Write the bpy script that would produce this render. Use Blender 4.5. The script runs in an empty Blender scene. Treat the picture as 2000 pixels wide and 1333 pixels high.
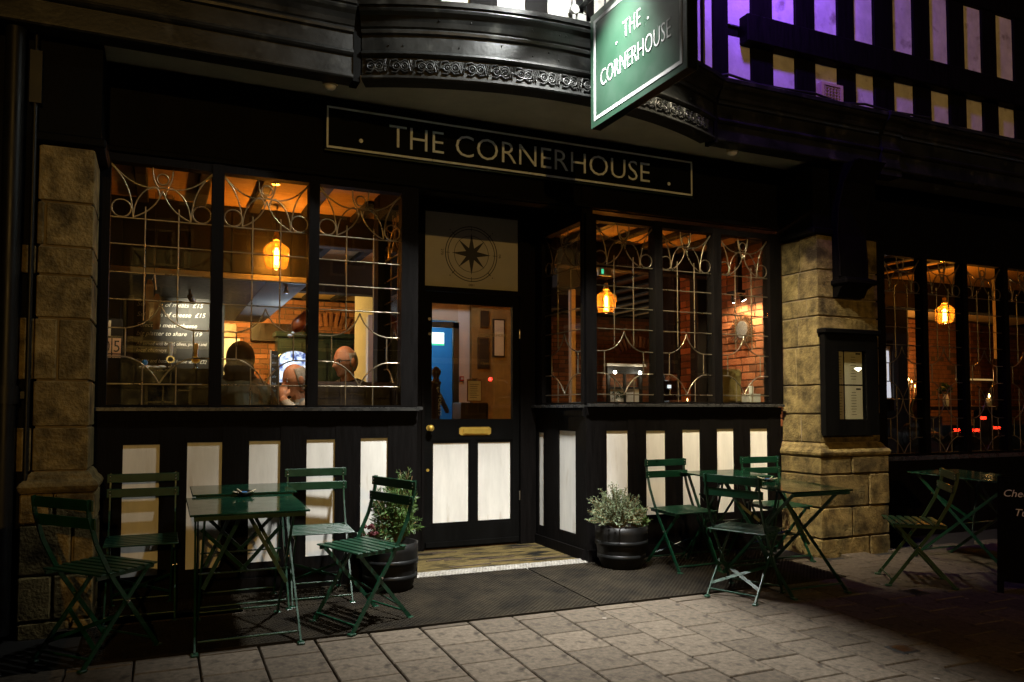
import bpy, bmesh, math, random
from mathutils import Vector, Matrix, Euler
random.seed(7)
R = math.radians
S = bpy.context.scene
COL = S.collection

# ------------------------------------------------------------------ camera, sky, exposure
cam_d = bpy.data.cameras.new('camera')
cam = bpy.data.objects.new('camera', cam_d)
COL.objects.link(cam)
cam.location = (0.0, -5.5603, 1.22)
cam.rotation_euler = (R(90 + 2.5766), 0, R(-24.0227))
cam_d.sensor_width = 36.0
cam_d.lens = 36.0 * 1545 / 2000
cam_d.shift_y = 64 / 2000
cam_d.clip_start = 0.05
cam_d.clip_end = 2000
S.camera = cam

W = bpy.data.worlds.new('World')
S.world = W
W.use_nodes = True
wn = W.node_tree
bg = wn.nodes.get('Background') or wn.nodes.new('ShaderNodeBackground')
sky = wn.nodes.new('ShaderNodeTexSky')
sky.sky_type = 'NISHITA'
sky.sun_disc = False
sky.sun_elevation = R(-6.0)
sky.sun_rotation = R(200)
wn.links.new(sky.outputs[0], bg.inputs[0])
bg.inputs[1].default_value = 0.003

S.view_settings.view_transform = 'Standard'
S.view_settings.look = 'None'
S.view_settings.exposure = 0.0
S.view_settings.gamma = 1.0
S.view_settings.use_curve_mapping = False
S.render.engine = 'CYCLES'
S.cycles.max_bounces = 8
S.cycles.diffuse_bounces = 3
S.cycles.glossy_bounces = 4
S.cycles.transmission_bounces = 4
S.cycles.transparent_max_bounces = 40
S.cycles.sample_clamp_indirect = 4.0
S.cycles.caustics_reflective = False
S.cycles.caustics_refractive = False
S.cycles.use_denoising = True

GZ = 0.03                      # the pavement falls towards the road
def gz(y): return GZ * min(y, 0.0)

# ------------------------------------------------------------------ materials
def newmat(name):
    m = bpy.data.materials.new(name); m.use_nodes = True
    nt = m.node_tree
    b = nt.nodes['Principled BSDF']
    return m, nt, b
def rgb(c): return (c[0], c[1], c[2], 1.0)
def mat(name, col, rough=0.5, metal=0.0, var=0.25, nscale=6.0, bump=0.0, bscale=40.0, objvar=0.0, spec=0.5, stretch=(1, 1, 1), stain=None):
    m, nt, b = newmat(name)
    N, L = nt.nodes, nt.links
    tc = N.new('ShaderNodeTexCoord')
    mp = N.new('ShaderNodeMapping'); mp.inputs['Scale'].default_value = stretch
    L.new(tc.outputs['Object'], mp.inputs[0])
    no = N.new('ShaderNodeTexNoise'); no.inputs['Scale'].default_value = nscale; no.inputs['Detail'].default_value = 8; no.inputs['Roughness'].default_value = 0.65
    L.new(mp.outputs[0], no.inputs['Vector'])
    if objvar:
        oi = N.new('ShaderNodeObjectInfo')
        ad = N.new('ShaderNodeVectorMath'); ad.operation = 'SCALE'; ad.inputs[3].default_value = 1.0
        cb = N.new('ShaderNodeCombineXYZ')
        mu = N.new('ShaderNodeMath'); mu.operation = 'MULTIPLY'; mu.inputs[1].default_value = 37.0
        L.new(oi.outputs['Random'], mu.inputs[0])
        L.new(mu.outputs[0], cb.inputs[0]); L.new(mu.outputs[0], cb.inputs[1])
        ad.operation = 'ADD'
        L.new(mp.outputs[0], ad.inputs[0]); L.new(cb.outputs[0], ad.inputs[1])
        L.new(ad.outputs[0], no.inputs['Vector'])
    cr = N.new('ShaderNodeMapRange')
    cr.inputs[1].default_value = 0.3; cr.inputs[2].default_value = 0.7
    cr.inputs[3].default_value = 1 - var; cr.inputs[4].default_value = 1 + var
    L.new(no.outputs[0], cr.inputs[0])
    val = cr.outputs[0]
    if objvar:
        mr = N.new('ShaderNodeMapRange'); mr.inputs[3].default_value = 1 - objvar; mr.inputs[4].default_value = 1 + objvar
        L.new(oi.outputs['Random'], mr.inputs[0])
        mm = N.new('ShaderNodeMath'); mm.operation = 'MULTIPLY'
        L.new(val, mm.inputs[0]); L.new(mr.outputs[0], mm.inputs[1]); val = mm.outputs[0]
    mx = N.new('ShaderNodeVectorMath'); mx.operation = 'SCALE'
    mx.inputs[0].default_value = col
    L.new(val, mx.inputs[3])
    out = mx.outputs[0]
    if stain:
        n2 = N.new('ShaderNodeTexNoise'); n2.inputs['Scale'].default_value = stain[1]; n2.inputs['Detail'].default_value = 6
        L.new(mp.outputs[0], n2.inputs['Vector'])
        r2 = N.new('ShaderNodeMapRange'); r2.inputs[1].default_value = stain[2]; r2.inputs[2].default_value = stain[2] + 0.15
        L.new(n2.outputs[0], r2.inputs[0])
        mix = N.new('ShaderNodeMix'); mix.data_type = 'RGBA'
        L.new(r2.outputs[0], mix.inputs[0]); L.new(out, mix.inputs[6]); mix.inputs[7].default_value = rgb(stain[0])
        out = mix.outputs[2]
    L.new(out, b.inputs['Base Color'])
    b.inputs['Metallic'].default_value = metal
    b.inputs['Specular IOR Level'].default_value = spec
    rr = N.new('ShaderNodeMapRange'); rr.inputs[1].default_value = 0.3; rr.inputs[2].default_value = 0.7
    rr.inputs[3].default_value = max(0.02, rough - 0.1); rr.inputs[4].default_value = min(1, rough + 0.1)
    L.new(no.outputs[0], rr.inputs[0]); L.new(rr.outputs[0], b.inputs['Roughness'])
    if bump:
        nb = N.new('ShaderNodeTexNoise'); nb.inputs['Scale'].default_value = bscale; nb.inputs['Detail'].default_value = 6
        L.new(mp.outputs[0], nb.inputs['Vector'])
        bp = N.new('ShaderNodeBump'); bp.inputs['Strength'].default_value = 0.6; bp.inputs['Distance'].default_value = bump
        L.new(nb.outputs[0], bp.inputs['Height']); L.new(bp.outputs[0], b.inputs['Normal'])
    return m
def emat(name, col, strength):
    m, nt, b = newmat(name)
    b.inputs['Base Color'].default_value = rgb(col)
    b.inputs['Emission Color'].default_value = rgb(col)
    b.inputs['Emission Strength'].default_value = strength
    return m
def glassmat(name, tint, f0=0.045, rough=0.0, body=None, bodyfac=0.0, maxr=1.0):
    m = bpy.data.materials.new(name); m.use_nodes = True
    nt = m.node_tree; N, L = nt.nodes, nt.links
    for n in list(N): N.remove(n)
    o = N.new('ShaderNodeOutputMaterial')
    tr = N.new('ShaderNodeBsdfTransparent'); tr.inputs[0].default_value = rgb(tint)
    gl = N.new('ShaderNodeBsdfGlossy'); gl.inputs['Roughness'].default_value = rough; gl.inputs[0].default_value = (1, 1, 1, 1)
    lw = N.new('ShaderNodeLayerWeight'); lw.inputs[0].default_value = 0.5
    pw = N.new('ShaderNodeMath'); pw.operation = 'POWER'; pw.inputs[1].default_value = 5
    L.new(lw.outputs['Facing'], pw.inputs[0])
    mr = N.new('ShaderNodeMapRange'); mr.inputs[3].default_value = f0; mr.inputs[4].default_value = maxr
    L.new(pw.outputs[0], mr.inputs[0])
    base = tr.outputs[0]
    if body:
        tl = N.new('ShaderNodeBsdfTranslucent'); tl.inputs[0].default_value = rgb(body)
        mb = N.new('ShaderNodeMixShader'); mb.inputs[0].default_value = bodyfac
        L.new(tr.outputs[0], mb.inputs[1]); L.new(tl.outputs[0], mb.inputs[2]); base = mb.outputs[0]
    mx = N.new('ShaderNodeMixShader')
    L.new(mr.outputs[0], mx.inputs[0]); L.new(base, mx.inputs[1]); L.new(gl.outputs[0], mx.inputs[2])
    L.new(mx.outputs[0], o.inputs[0])
    return m

M = {}
M['black_paint'] = mat('black_paint', (0.003, 0.003, 0.0028), 0.65, spec=.06, var=0.4, nscale=9, bump=0.0015, bscale=60, stretch=(1, 1, .25))
M['cornice_paint'] = mat('cornice_paint', (0.011, 0.0115, 0.011), 0.4, spec=.35, var=0.6, nscale=5, bump=0.002, bscale=45, stain=((0.05, 0.05, 0.045), 7, 0.6))
M['timber_paint'] = mat('timber_paint', (0.0038, 0.0032, 0.003), 0.65, spec=.06, var=0.5, nscale=12, bump=0.004, bscale=30, stretch=(3, 3, .3))
M['white_panel'] = mat('white_panel', (0.76, 0.745, 0.69), 0.55, var=0.12, nscale=5, bump=0.0015, bscale=25, stretch=(2, 2, .4), stain=((0.55, 0.5, 0.41), 6, 0.63))
M['white_render'] = mat('white_render', (0.72, 0.7, 0.66), 0.75, var=0.2, nscale=6, bump=0.014, bscale=11, stain=((0.34, 0.3, 0.25), 7, 0.6))
M['soffit_paint'] = mat('soffit_paint', (0.5, 0.47, 0.36), 0.8, var=0.15, nscale=3, bump=0.002, bscale=20)
M['stone'] = mat('stone', (0.17, 0.128, 0.053), 0.95, spec=.2, var=0.7, nscale=11, bump=0.02, bscale=55, objvar=0.22, stain=((0.045, 0.034, 0.016), 4.5, 0.53))
M['mortar'] = mat('mortar', (0.2, 0.16, 0.1), 0.95, bump=0.004)
M['slab'] = mat('slab', (0.096, 0.078, 0.058), 0.85, spec=.15, var=0.45, nscale=9, bump=0.003, bscale=90, objvar=0.2, stain=((0.036, 0.029, 0.022), 3.6, 0.55))
M['joint'] = mat('joint', (0.01, 0.009, 0.008), 0.95)
M['asphalt'] = mat('asphalt', (0.05, 0.05, 0.05), 0.9, var=0.3, bump=0.004, bscale=120)
M['nosing'] = mat('nosing', (0.42, 0.4, 0.36), 0.5, metal=0.4, var=0.35, nscale=30)
M['green_metal'] = mat('green_metal', (0.004, 0.036, 0.017), 0.36, var=0.35, nscale=18, objvar=0.12, stain=((0.012, 0.018, 0.009), 26, 0.66))
M['green_top'] = mat('green_top', (0.006, 0.04, 0.021), 0.1, spec=.8, var=0.35, nscale=7, objvar=0.05, stain=((0.01, 0.03, 0.017), 9, 0.6))
M['rivet'] = mat('rivet', (0.6, 0.58, 0.55), 0.3, metal=1)
M['brass'] = mat('brass', (0.62, 0.42, 0.08), 0.4, metal=.55, var=0.2)
M['lead'] = mat('lead', (0.25, 0.21, 0.14), 0.32, metal=0.8, var=0.3)
M['sign_green'] = mat('sign_green', (0.006, 0.018, 0.0105), 0.36, var=0.08, nscale=3)
M['sign_dark'] = mat('sign_dark', (0.003, 0.004, 0.0035), 0.6, spec=.05, var=0.3)
M['sign_white'] = mat('sign_white', (0.18, 0.18, 0.178), 0.5, var=0.03)
M['letter_grey'] = mat('letter_grey', (0.72, 0.79, 0.86), 0.45, var=0.05)
M['plaster_warm'] = mat('plaster_warm', (0.62, 0.4, 0.18), 0.75, var=0.16, nscale=9, bump=0.006, bscale=12, stretch=(.5, 2.5, 1))
M['cream_wall'] = mat('cream_wall', (0.66, 0.6, 0.5), 0.8, var=0.06)
M['white_wall'] = mat('white_wall', (0.78, 0.77, 0.74), 0.7, var=0.05)
M['dark_panelling'] = mat('dark_panelling', (0.005, 0.005, 0.0047), 0.5, var=0.4, nscale=8, stretch=(3, 3, .3))
M['beam_dark'] = mat('beam_dark', (0.012, 0.009, 0.006), 0.7, var=0.4, bump=0.004, bscale=20)
M['brick'] = mat('brick', (0.34, 0.13, 0.055), 0.9, var=0.35, nscale=12, bump=0.006, bscale=45, objvar=0.4, stain=((0.09, 0.045, 0.025), 6, 0.62))
M['brick_mortar'] = mat('brick_mortar', (0.13, 0.075, 0.045), 0.95, bump=0.004)
M['floorboard'] = mat('floorboard', (0.1, 0.055, 0.025), 0.45, stretch=(8, 1, 1))
M['chalkboard'] = mat('chalkboard', (0.014, 0.0135, 0.0125), 0.55, var=0.3, nscale=3, stain=((0.035, 0.034, 0.031), 4, 0.6))
M['chalk'] = mat('chalk', (0.75, 0.72, 0.66), 0.9, var=0.2, nscale=50)
M['wood'] = mat('wood', (0.2, 0.075, 0.025), 0.4, var=0.4, nscale=6, stretch=(6, 6, .6))
M['dark_wood'] = mat('dark_wood', (0.03, 0.016, 0.009), 0.35, var=0.4, nscale=6)
M['black_gloss'] = mat('black_gloss', (0.006, 0.006, 0.006), 0.14, var=0.2)
M['leather'] = mat('leather', (0.02, 0.012, 0.01), 0.35, var=0.3, bump=0.003, bscale=60)
M['khaki'] = mat('khaki', (0.3, 0.22, 0.07), 0.85, var=0.15, bump=0.002, bscale=150)
M['paper'] = mat('paper', (0.68, 0.62, 0.46), 0.8, var=0.05)
M['ink'] = mat('ink', (0.03, 0.03, 0.03), 0.8)
M['teal'] = mat('teal', (0.03, 0.2, 0.3), 0.5, var=0.1)
M['blue_paint'] = mat('blue_paint', (0.03, 0.2, 0.5), 0.45, var=0.1)
M['frame_green'] = mat('frame_green', (0.016, 0.028, 0.026), 0.4, var=0.2)
M['red'] = mat('red_plastic', (0.5, 0.02, 0.015), 0.35)
M['ceramic'] = mat('ceramic', (0.8, 0.78, 0.74), 0.2)
M['steel'] = mat('steel', (0.5, 0.5, 0.5), 0.25, metal=1)
M['skin'] = mat('skin', (0.52, 0.23, 0.13), 0.5, var=0.18, nscale=18)
M['hair_grey'] = mat('hair_grey', (0.34, 0.31, 0.28), 0.75, var=0.35, nscale=60, bump=0.004, bscale=160)
M['jacket_dark'] = mat('jacket_dark', (0.022, 0.018, 0.013), 0.6, var=0.4, nscale=5, bump=0.008, bscale=12)
M['jacket_olive'] = mat('jacket_olive', (0.055, 0.045, 0.018), 0.65, var=0.4, nscale=6, bump=0.01, bscale=12)
M['hood_cloth'] = mat('hood_cloth', (0.06, 0.038, 0.022), 0.8, var=0.3, nscale=12, bump=0.006, bscale=14)
M['shirt_grey'] = mat('shirt_grey', (0.5, 0.46, 0.42), 0.8, var=0.1)
M['pot_black'] = mat('pot_black', (0.006, 0.0055, 0.005), 0.5, spec=.25, var=0.5, nscale=8)
M['soil'] = mat('soil', (0.05, 0.032, 0.018), 1.0, var=0.5, nscale=40, bump=0.01, bscale=60)
M['leaf_dark'] = mat('leaf_dark', (0.05, 0.105, 0.018), 0.5, var=0.5, nscale=9)
M['leaf_pale'] = mat('leaf_pale', (0.13, 0.165, 0.085), 0.6, var=0.5, nscale=11)
M['leaf_broad'] = mat('leaf_broad', (0.03, 0.07, 0.025), 0.35, var=0.4, nscale=9)
M['stem'] = mat('stem', (0.2, 0.13, 0.05), 0.8, var=0.3)
M['flower'] = mat('flower', (0.075, 0.006, 0.01), 0.6, var=0.5, nscale=40)
M['ham'] = mat('ham', (0.33, 0.07, 0.015), 0.35, var=0.5, nscale=10, bump=0.005, bscale=20)
M['bone'] = mat('bone', (0.75, 0.7, 0.62), 0.5)
M['coir'] = mat('coir', (0.1, 0.074, 0.028), 1.0, spec=.1, var=0.6, nscale=14, bump=0.005, bscale=200, stain=((0.007, 0.0065, 0.005), 3.0, 0.46), stretch=(1, 3, 1))
M['pipe'] = mat('pipe_paint', (0.007, 0.0075, 0.0075), 0.42, spec=.25, var=0.4)
M['wire'] = mat('wire_black', (0.01, 0.01, 0.01), 0.5)
M['vent'] = mat('vent_plastic', (0.5, 0.42, 0.24), 0.6, var=0.2)
M['conduit'] = mat('conduit', (0.3, 0.3, 0.29), 0.5, var=0.2)
M['car_paint'] = mat('car_paint', (0.02, 0.022, 0.028), 0.2)
M['rubber'] = mat('tyre_rubber', (0.015, 0.015, 0.015), 0.9)
M['amber_glass'] = glassmat('amber_glass', (1.0, 0.74, 0.36), 0.05, 0.02, (0.95, 0.5, 0.12), 0.035)
M['window_glass'] = glassmat('window_glass', (0.93, 0.95, 0.93), 0.05, maxr=0.9)
M['frost_print'] = mat('transom_film', (0.42, 0.4, 0.35), 0.45, var=0.06)
M['mirror'] = mat('mirror_glass', (0.3, 0.31, 0.3), 0.25, metal=.8, var=0.1)
M['ray_metal'] = mat('ray_metal', (0.09, 0.055, 0.03), 0.35, metal=0.5, var=0.3)
E = {}
E['filament'] = emat('filament', (1.0, 0.6, 0.2), 90)
E['bulb_warm'] = emat('bulb_warm', (1.0, 0.72, 0.4), 30)
E['bulb_white'] = emat('bulb_white', (1.0, 0.95, 0.88), 40)
E['lamp_white'] = emat('flood_lens', (0.95, 1.0, 0.97), 6)
E['lamp_purple'] = emat('purple_lens', (0.35, 0.1, 1.0), 4)
E['sodium'] = emat('sodium_lens', (1.0, 0.6, 0.12), 900)
E['led'] = emat('led_lens', (0.8, 0.9, 1.0), 900)
E['flame'] = emat('flame', (1.0, 0.6, 0.2), 25)
E['screen'] = emat('lit_panel', (0.5, 0.62, 1.0), 1.6)
E['exit_green'] = emat('exit_green', (0.1, 0.9, 0.45), 0.9)
E['exit_white'] = emat('exit_white', (0.85, 1.0, 0.97), 2.0)
E['tail_red'] = emat('tail_light', (1.0, 0.03, 0.01), 26)
E['signal_red'] = emat('signal_red', (1.0, 0.03, 0.02), 60)

def screen_mat():
    m, nt, b = newmat('lit_screen'); N, L = nt.nodes, nt.links
    tc = N.new('ShaderNodeTexCoord'); no = N.new('ShaderNodeTexNoise'); no.inputs['Scale'].default_value = 11; no.inputs['Detail'].default_value = 5
    L.new(tc.outputs['Object'], no.inputs['Vector'])
    cr = N.new('ShaderNodeValToRGB'); cr.color_ramp.elements[0].position = .38; cr.color_ramp.elements[0].color = (0.03, 0.06, 0.22, 1)
    cr.color_ramp.elements[1].position = .62; cr.color_ramp.elements[1].color = (0.75, 0.85, 1, 1)
    L.new(no.outputs[0], cr.inputs[0]); L.new(cr.outputs[0], b.inputs['Emission Color']); L.new(cr.outputs[0], b.inputs['Base Color'])
    b.inputs['Emission Strength'].default_value = 2.2
    return m
E['screen_art'] = screen_mat()

def rubber_mat_material():
    m, nt, b = newmat('rubber_matting'); N, L = nt.nodes, nt.links
    tc = N.new('ShaderNodeTexCoord')
    no = N.new('ShaderNodeTexNoise'); no.inputs['Scale'].default_value = 3.4; no.inputs['Detail'].default_value = 11; no.inputs['Roughness'].default_value = .7
    L.new(tc.outputs['Object'], no.inputs['Vector'])
    cr = N.new('ShaderNodeValToRGB')
    e = cr.color_ramp.elements
    e[0].position = .33; e[0].color = (0.004, 0.0033, 0.0025, 1); e[1].position = .68; e[1].color = (0.026, 0.0205, 0.0125, 1)
    L.new(no.outputs[0], cr.inputs[0])
    L.new(cr.outputs[0], b.inputs['Base Color'])
    b.inputs['Roughness'].default_value = .85; b.inputs['Specular IOR Level'].default_value = .12
    return m
M['rubber_mat'] = rubber_mat_material()

# ------------------------------------------------------------------ mesh building
OFF = {}           # world offset of every object used as a parent
class F3:          # a wall frame: u along the wall, d outwards, z up
    def __init__(s, o, u, n): s.o = Vector(o); s.u = Vector(u); s.n = Vector(n)
    def __call__(s, u, d, z): return s.o + s.u * u + s.n * d + Vector((0, 0, z))
FRONT = F3((0, 0, 0), (1, 0, 0), (0, -1, 0))
class MB:
    def __init__(s): s.v = []; s.f = []; s.mi = []; s.sm = []
    def add(s, vs, fs, mi=0, smooth=False):
        o = len(s.v); s.v += [Vector(p) for p in vs]
        for f in fs: s.f.append([i + o for i in f]); s.mi.append(mi); s.sm.append(smooth)
        return s
    def hexa(s, p, mi=0):
        return s.add(p, [(3, 2, 1, 0), (4, 5, 6, 7), (0, 1, 5, 4), (1, 2, 6, 5), (2, 3, 7, 6), (3, 0, 4, 7)], mi)
    def box(s, x0, x1, y0, y1, z0, z1, mi=0):
        return s.hexa([(x0, y0, z0), (x1, y0, z0), (x1, y1, z0), (x0, y1, z0), (x0, y0, z1), (x1, y0, z1), (x1, y1, z1), (x0, y1, z1)], mi)
    def fbox(s, F, u0, u1, d0, d1, z0, z1, mi=0):
        return s.hexa([F(u0, d1, z0), F(u1, d1, z0), F(u1, d0, z0), F(u0, d0, z0), F(u0, d1, z1), F(u1, d1, z1), F(u1, d0, z1), F(u0, d0, z1)], mi)
    def rbox(s, x0, x1, y0, y1, z0, z1, r=0.004, mi=0):
        bm = bmesh.new(); bmesh.ops.create_cube(bm, size=1)
        for v in bm.verts: v.co = Vector(((x0 + x1) / 2 + v.co.x * (x1 - x0), (y0 + y1) / 2 + v.co.y * (y1 - y0), (z0 + z1) / 2 + v.co.z * (z1 - z0)))
        bmesh.ops.bevel(bm, geom=list(bm.edges), offset=r, segments=1, affect='EDGES')
        bm.verts.index_update()
        s.add([v.co.copy() for v in bm.verts], [[v.index for v in f.verts] for f in bm.faces], mi); bm.free(); return s
    def tube(s, pts, r, n=6, mi=0, caps=True, r2=None):
        pts = [Vector(p) for p in pts]; k = len(pts); ring = []
        up = None
        for i, p in enumerate(pts):
            t = (pts[min(i + 1, k - 1)] - pts[max(i - 1, 0)])
            if t.length < 1e-9: t = Vector((0, 0, 1))
            t.normalize()
            if up is None: up = Vector((0, 0, 1)) if abs(t.z) < .9 else Vector((0, 1, 0))
            a = t.cross(up)
            if a.length < 1e-4: a = t.cross(Vector((1, 0.3, 0)))
            a.normalize(); b = a.cross(t); up = b
            rr = r if not isinstance(r, (list, tuple)) else r[i]
            ring.append([p + a * math.cos(2 * math.pi * j / n) * rr + b * math.sin(2 * math.pi * j / n) * rr for j in range(n)])
        vs = [q for rg in ring for q in rg]; fs = []
        for i in range(k - 1):
            for j in range(n): fs.append((i * n + j, i * n + (j + 1) % n, (i + 1) * n + (j + 1) % n, (i + 1) * n + j))
        s.add(vs, fs, mi, True)
        if caps: s.add(ring[0], [tuple(range(n))], mi); s.add(ring[-1], [tuple(reversed(range(n)))], mi)
        return s
    def bar(s, p, q, w, t, upv=(0, 0, 1), mi=0):
        p = Vector(p); q = Vector(q); d = (q - p).normalized(); a = d.cross(Vector(upv))
        if a.length < 1e-4: a = d.cross(Vector((1, 0, 0)))
        a.normalize(); b = a.cross(d).normalized()
        a *= w / 2; b *= t / 2
        return s.hexa([p - a - b, p + a - b, q + a - b, q - a - b, p - a + b, p + a + b, q + a + b, q - a + b], mi)
    def lathe(s, prof, c=(0, 0, 0), n=24, mi=0, smooth=True, sx=1, sy=1):
        c = Vector(c); vs = []; fs = []; k = len(prof)
        for r, z in prof:
            for j in range(n): vs.append(c + Vector((r * sx * math.cos(2 * math.pi * j / n), r * sy * math.sin(2 * math.pi * j / n), z)))
        for i in range(k - 1):
            for j in range(n): fs.append((i * n + j, i * n + (j + 1) % n, (i + 1) * n + (j + 1) % n, (i + 1) * n + j))
        s.add(vs, fs, mi, smooth)
        return s
    def ball(s, c, r, n=12, mi=0, rot=None, rings=None):
        rx, ry, rz = r if isinstance(r, (tuple, list)) else (r, r, r)
        m = rings or max(6, n // 2 + 1); c = Vector(c); vs = []; fs = []
        for i in range(m + 1):
            th = math.pi * i / m
            for j in range(n):
                ph = 2 * math.pi * j / n
                p = Vector((rx * math.sin(th) * math.cos(ph), ry * math.sin(th) * math.sin(ph), rz * math.cos(th)))
                if rot: p = rot @ p
                vs.append(c + p)
        for i in range(m):
            for j in range(n): fs.append(((i + 1) * n + j, (i + 1) * n + (j + 1) % n, i * n + (j + 1) % n, i * n + j))
        return s.add(vs, fs, mi, True)
    def disc(s, c, r, nrm=(0, -1, 0), t=0.004, n=24, mi=0):
        c = Vector(c); nv = Vector(nrm).normalized()
        return s.tube([c, c + nv * t], r, n, mi)
    def prism(s, poly, axis_o, ua, va, wa, d0, d1, mi=0):
        o = Vector(axis_o); ua = Vector(ua); va = Vector(va); wa = Vector(wa); n = len(poly)
        vs = [o + ua * a + va * b + wa * d0 for a, b in poly] + [o + ua * a + va * b + wa * d1 for a, b in poly]
        fs = [tuple(range(n)), tuple(range(2 * n - 1, n - 1, -1))] + [(i, i + n, (i + 1) % n + n, (i + 1) % n) for i in range(n)]
        return s.add(vs, fs, mi)
    def mesh(s, name, mats, off=Vector((0, 0, 0))):
        me = bpy.data.meshes.new(name)
        me.from_pydata([tuple(p - off) for p in s.v], [], s.f)
        for m in (mats if isinstance(mats, (list, tuple)) else [mats]): me.materials.append(m)
        me.polygons.foreach_set('material_index', s.mi)
        me.polygons.foreach_set('use_smooth', s.sm)
        bm = bmesh.new(); bm.from_mesh(me); bmesh.ops.recalc_face_normals(bm, faces=bm.faces); bm.to_mesh(me); bm.free()
        me.update(); return me
    def build(s, name, mats, parent=None, local=False):
        off = Vector((0, 0, 0))
        if parent is not None and not local: off = OFF.get(parent.name, Vector((0, 0, 0)))
        return link(name, s.mesh(name, mats, off), parent)
def link(name, me, parent=None):
    o = bpy.data.objects.new(name, me); COL.objects.link(o)
    if parent is not None:
        o.parent = parent; OFF[o.name] = OFF.get(parent.name, Vector((0, 0, 0))).copy()
    return o
def tag(o, label=None, cat=None, group=None, kind=None):
    if label: o['label'] = label
    if cat: o['category'] = cat
    if group: o['group'] = group
    if kind: o['kind'] = kind
    return o
def thing(name, label, cat, loc=(0, 0, 0), rot=(0, 0, 0), group=None):
    o = bpy.data.objects.new(name, None); COL.objects.link(o)
    o.location = loc; o.rotation_euler = rot; o.empty_display_size = .1
    OFF[o.name] = Vector(loc)
    return tag(o, label, cat, group)
def structure(name, mb, m): 
    o = mb.build(name, m); o['kind'] = 'structure'; return o
def copy_tree(o, parent=None):
    c = o.copy(); COL.objects.link(c)
    if parent is not None: c.parent = parent
    for ch in [x for x in COL.objects if x.parent == o]: copy_tree(ch, c)
    return c
def lamp(name, kind, loc, power, color, parent=None, target=None, **kw):
    d = bpy.data.lights.new(name, kind); d.energy = power; d.color = color
    for k, v in kw.items(): setattr(d, k, v)
    o = bpy.data.objects.new(name, d); COL.objects.link(o)
    off = OFF.get(parent.name, Vector((0, 0, 0))) if parent is not None else Vector((0, 0, 0))
    o.location = Vector(loc) - off
    if parent is not None: o.parent = parent
    if target is not None:
        dv = (Vector(target) - Vector(loc)).normalized()
        o.rotation_euler = dv.to_track_quat('-Z', 'Y').to_euler()
    return o
FONT = None
def text_mb(s, width=None, height=0.1, extrude=0.003, shear=0.0, spacing=1.0, thin=0.0):
    """letters as real geometry in the x-y plane, left bottom at the origin; returns (verts, faces, width)"""
    cu = bpy.data.curves.new('txt', 'FONT'); cu.body = s; cu.extrude = extrude; cu.shear = shear; cu.space_character = spacing
    cu.resolution_u = 3; cu.offset = -thin
    ob = bpy.data.objects.new('txt', cu); COL.objects.link(ob)
    dg = bpy.context.evaluated_depsgraph_get()
    me = bpy.data.meshes.new_from_object(ob.evaluated_get(dg))
    vs = [v.co.copy() for v in me.vertices]; fs = [list(p.vertices) for p in me.polygons]
    bpy.data.objects.remove(ob); bpy.data.curves.remove(cu); bpy.data.meshes.remove(me)
    if not vs: return [], [], 0
    x0 = min(v.x for v in vs); x1 = max(v.x for v in vs); y1 = max(v.y for v in vs if True)
    cap = 0.695
    sy = height / cap; sx = (width / (x1 - x0)) if width else sy
    return [Vector(((v.x - x0) * sx, v.y * sy, v.z)) for v in vs], fs, (x1 - x0) * sx
def put_text(mb, s, o, ua, va, height, width=None, extrude=0.003, shear=0.0, spacing=1.0, mi=0, maxw=None, thin=0.0):
    vs, fs, w = text_mb(s, width, height, extrude, shear, spacing, thin)
    if maxw and w > maxw:
        for v in vs: v.x *= maxw / w
        w = maxw
    o = Vector(o); ua = Vector(ua); va = Vector(va); na = ua.cross(va)
    mb.add([o + ua * v.x + va * v.y + na * v.z for v in vs], fs, mi)
    return w

# ------------------------------------------------------------------ ground
pv = MB()
pv.add([(-40, 0.0, -0.03), (60, 0.0, -0.03), (60, -4.2, gz(-4.2) - 0.03), (-40, -4.2, gz(-4.2) - 0.03),
        (-40, 0.0, -0.3), (60, 0.0, -0.3), (60, -4.2, -0.5), (-40, -4.2, -0.5)],
       [(0, 1, 2, 3), (7, 6, 5, 4), (0, 3, 7, 4), (1, 5, 6, 2), (2, 6, 7, 3), (0, 4, 5, 1)])
pavement = structure('pavement', pv, M['joint'])
OFF['pavement'] = Vector((0, 0, 0))
kb = MB(); kb.rbox(-40, 60, -4.35, -4.2, -0.5, gz(-4.2) - 0.005, 0.015)
structure('kerb', kb, M['mortar'])
rd = MB(); rd.add([(-300, -4.34, -0.26), (300, -4.34, -0.26), (300, -400, -0.26), (-300, -400, -0.26)], [(0, 1, 2, 3)])
structure('road', rd, M['asphalt'])

xl = [1.69 - 0.297 * k for k in range(9, 0, -1)] + [1.69, 1.977, 2.262, 2.548, 2.83, 3.113, 3.393, 3.65]
while xl[-1] < 7.4: xl.append(xl[-1] + 0.2815)
sl = MB(); 
def slab_mesh():
    b = MB(); h = 0.05; c = 0.006
    b.add([(-.5, -.5, -h), (.5, -.5, -h), (.5, .5, -h), (-.5, .5, -h), (-.5, -.5, -c), (.5, -.5, -c), (.5, .5, -c), (-.5, .5, -c),
           (-.485, -.485, 0), (.485, -.485, 0), (.485, .485, 0), (-.485, .485, 0)],
          [(4, 5, 9, 8), (5, 6, 10, 9), (6, 7, 11, 10), (7, 4, 8, 11), (8, 9, 10, 11), (0, 1, 5, 4), (1, 2, 6, 5), (2, 3, 7, 6), (3, 0, 4, 7)])
    return b.mesh('paving_slab', M['slab'])
SLAB = slab_mesh()
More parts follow.
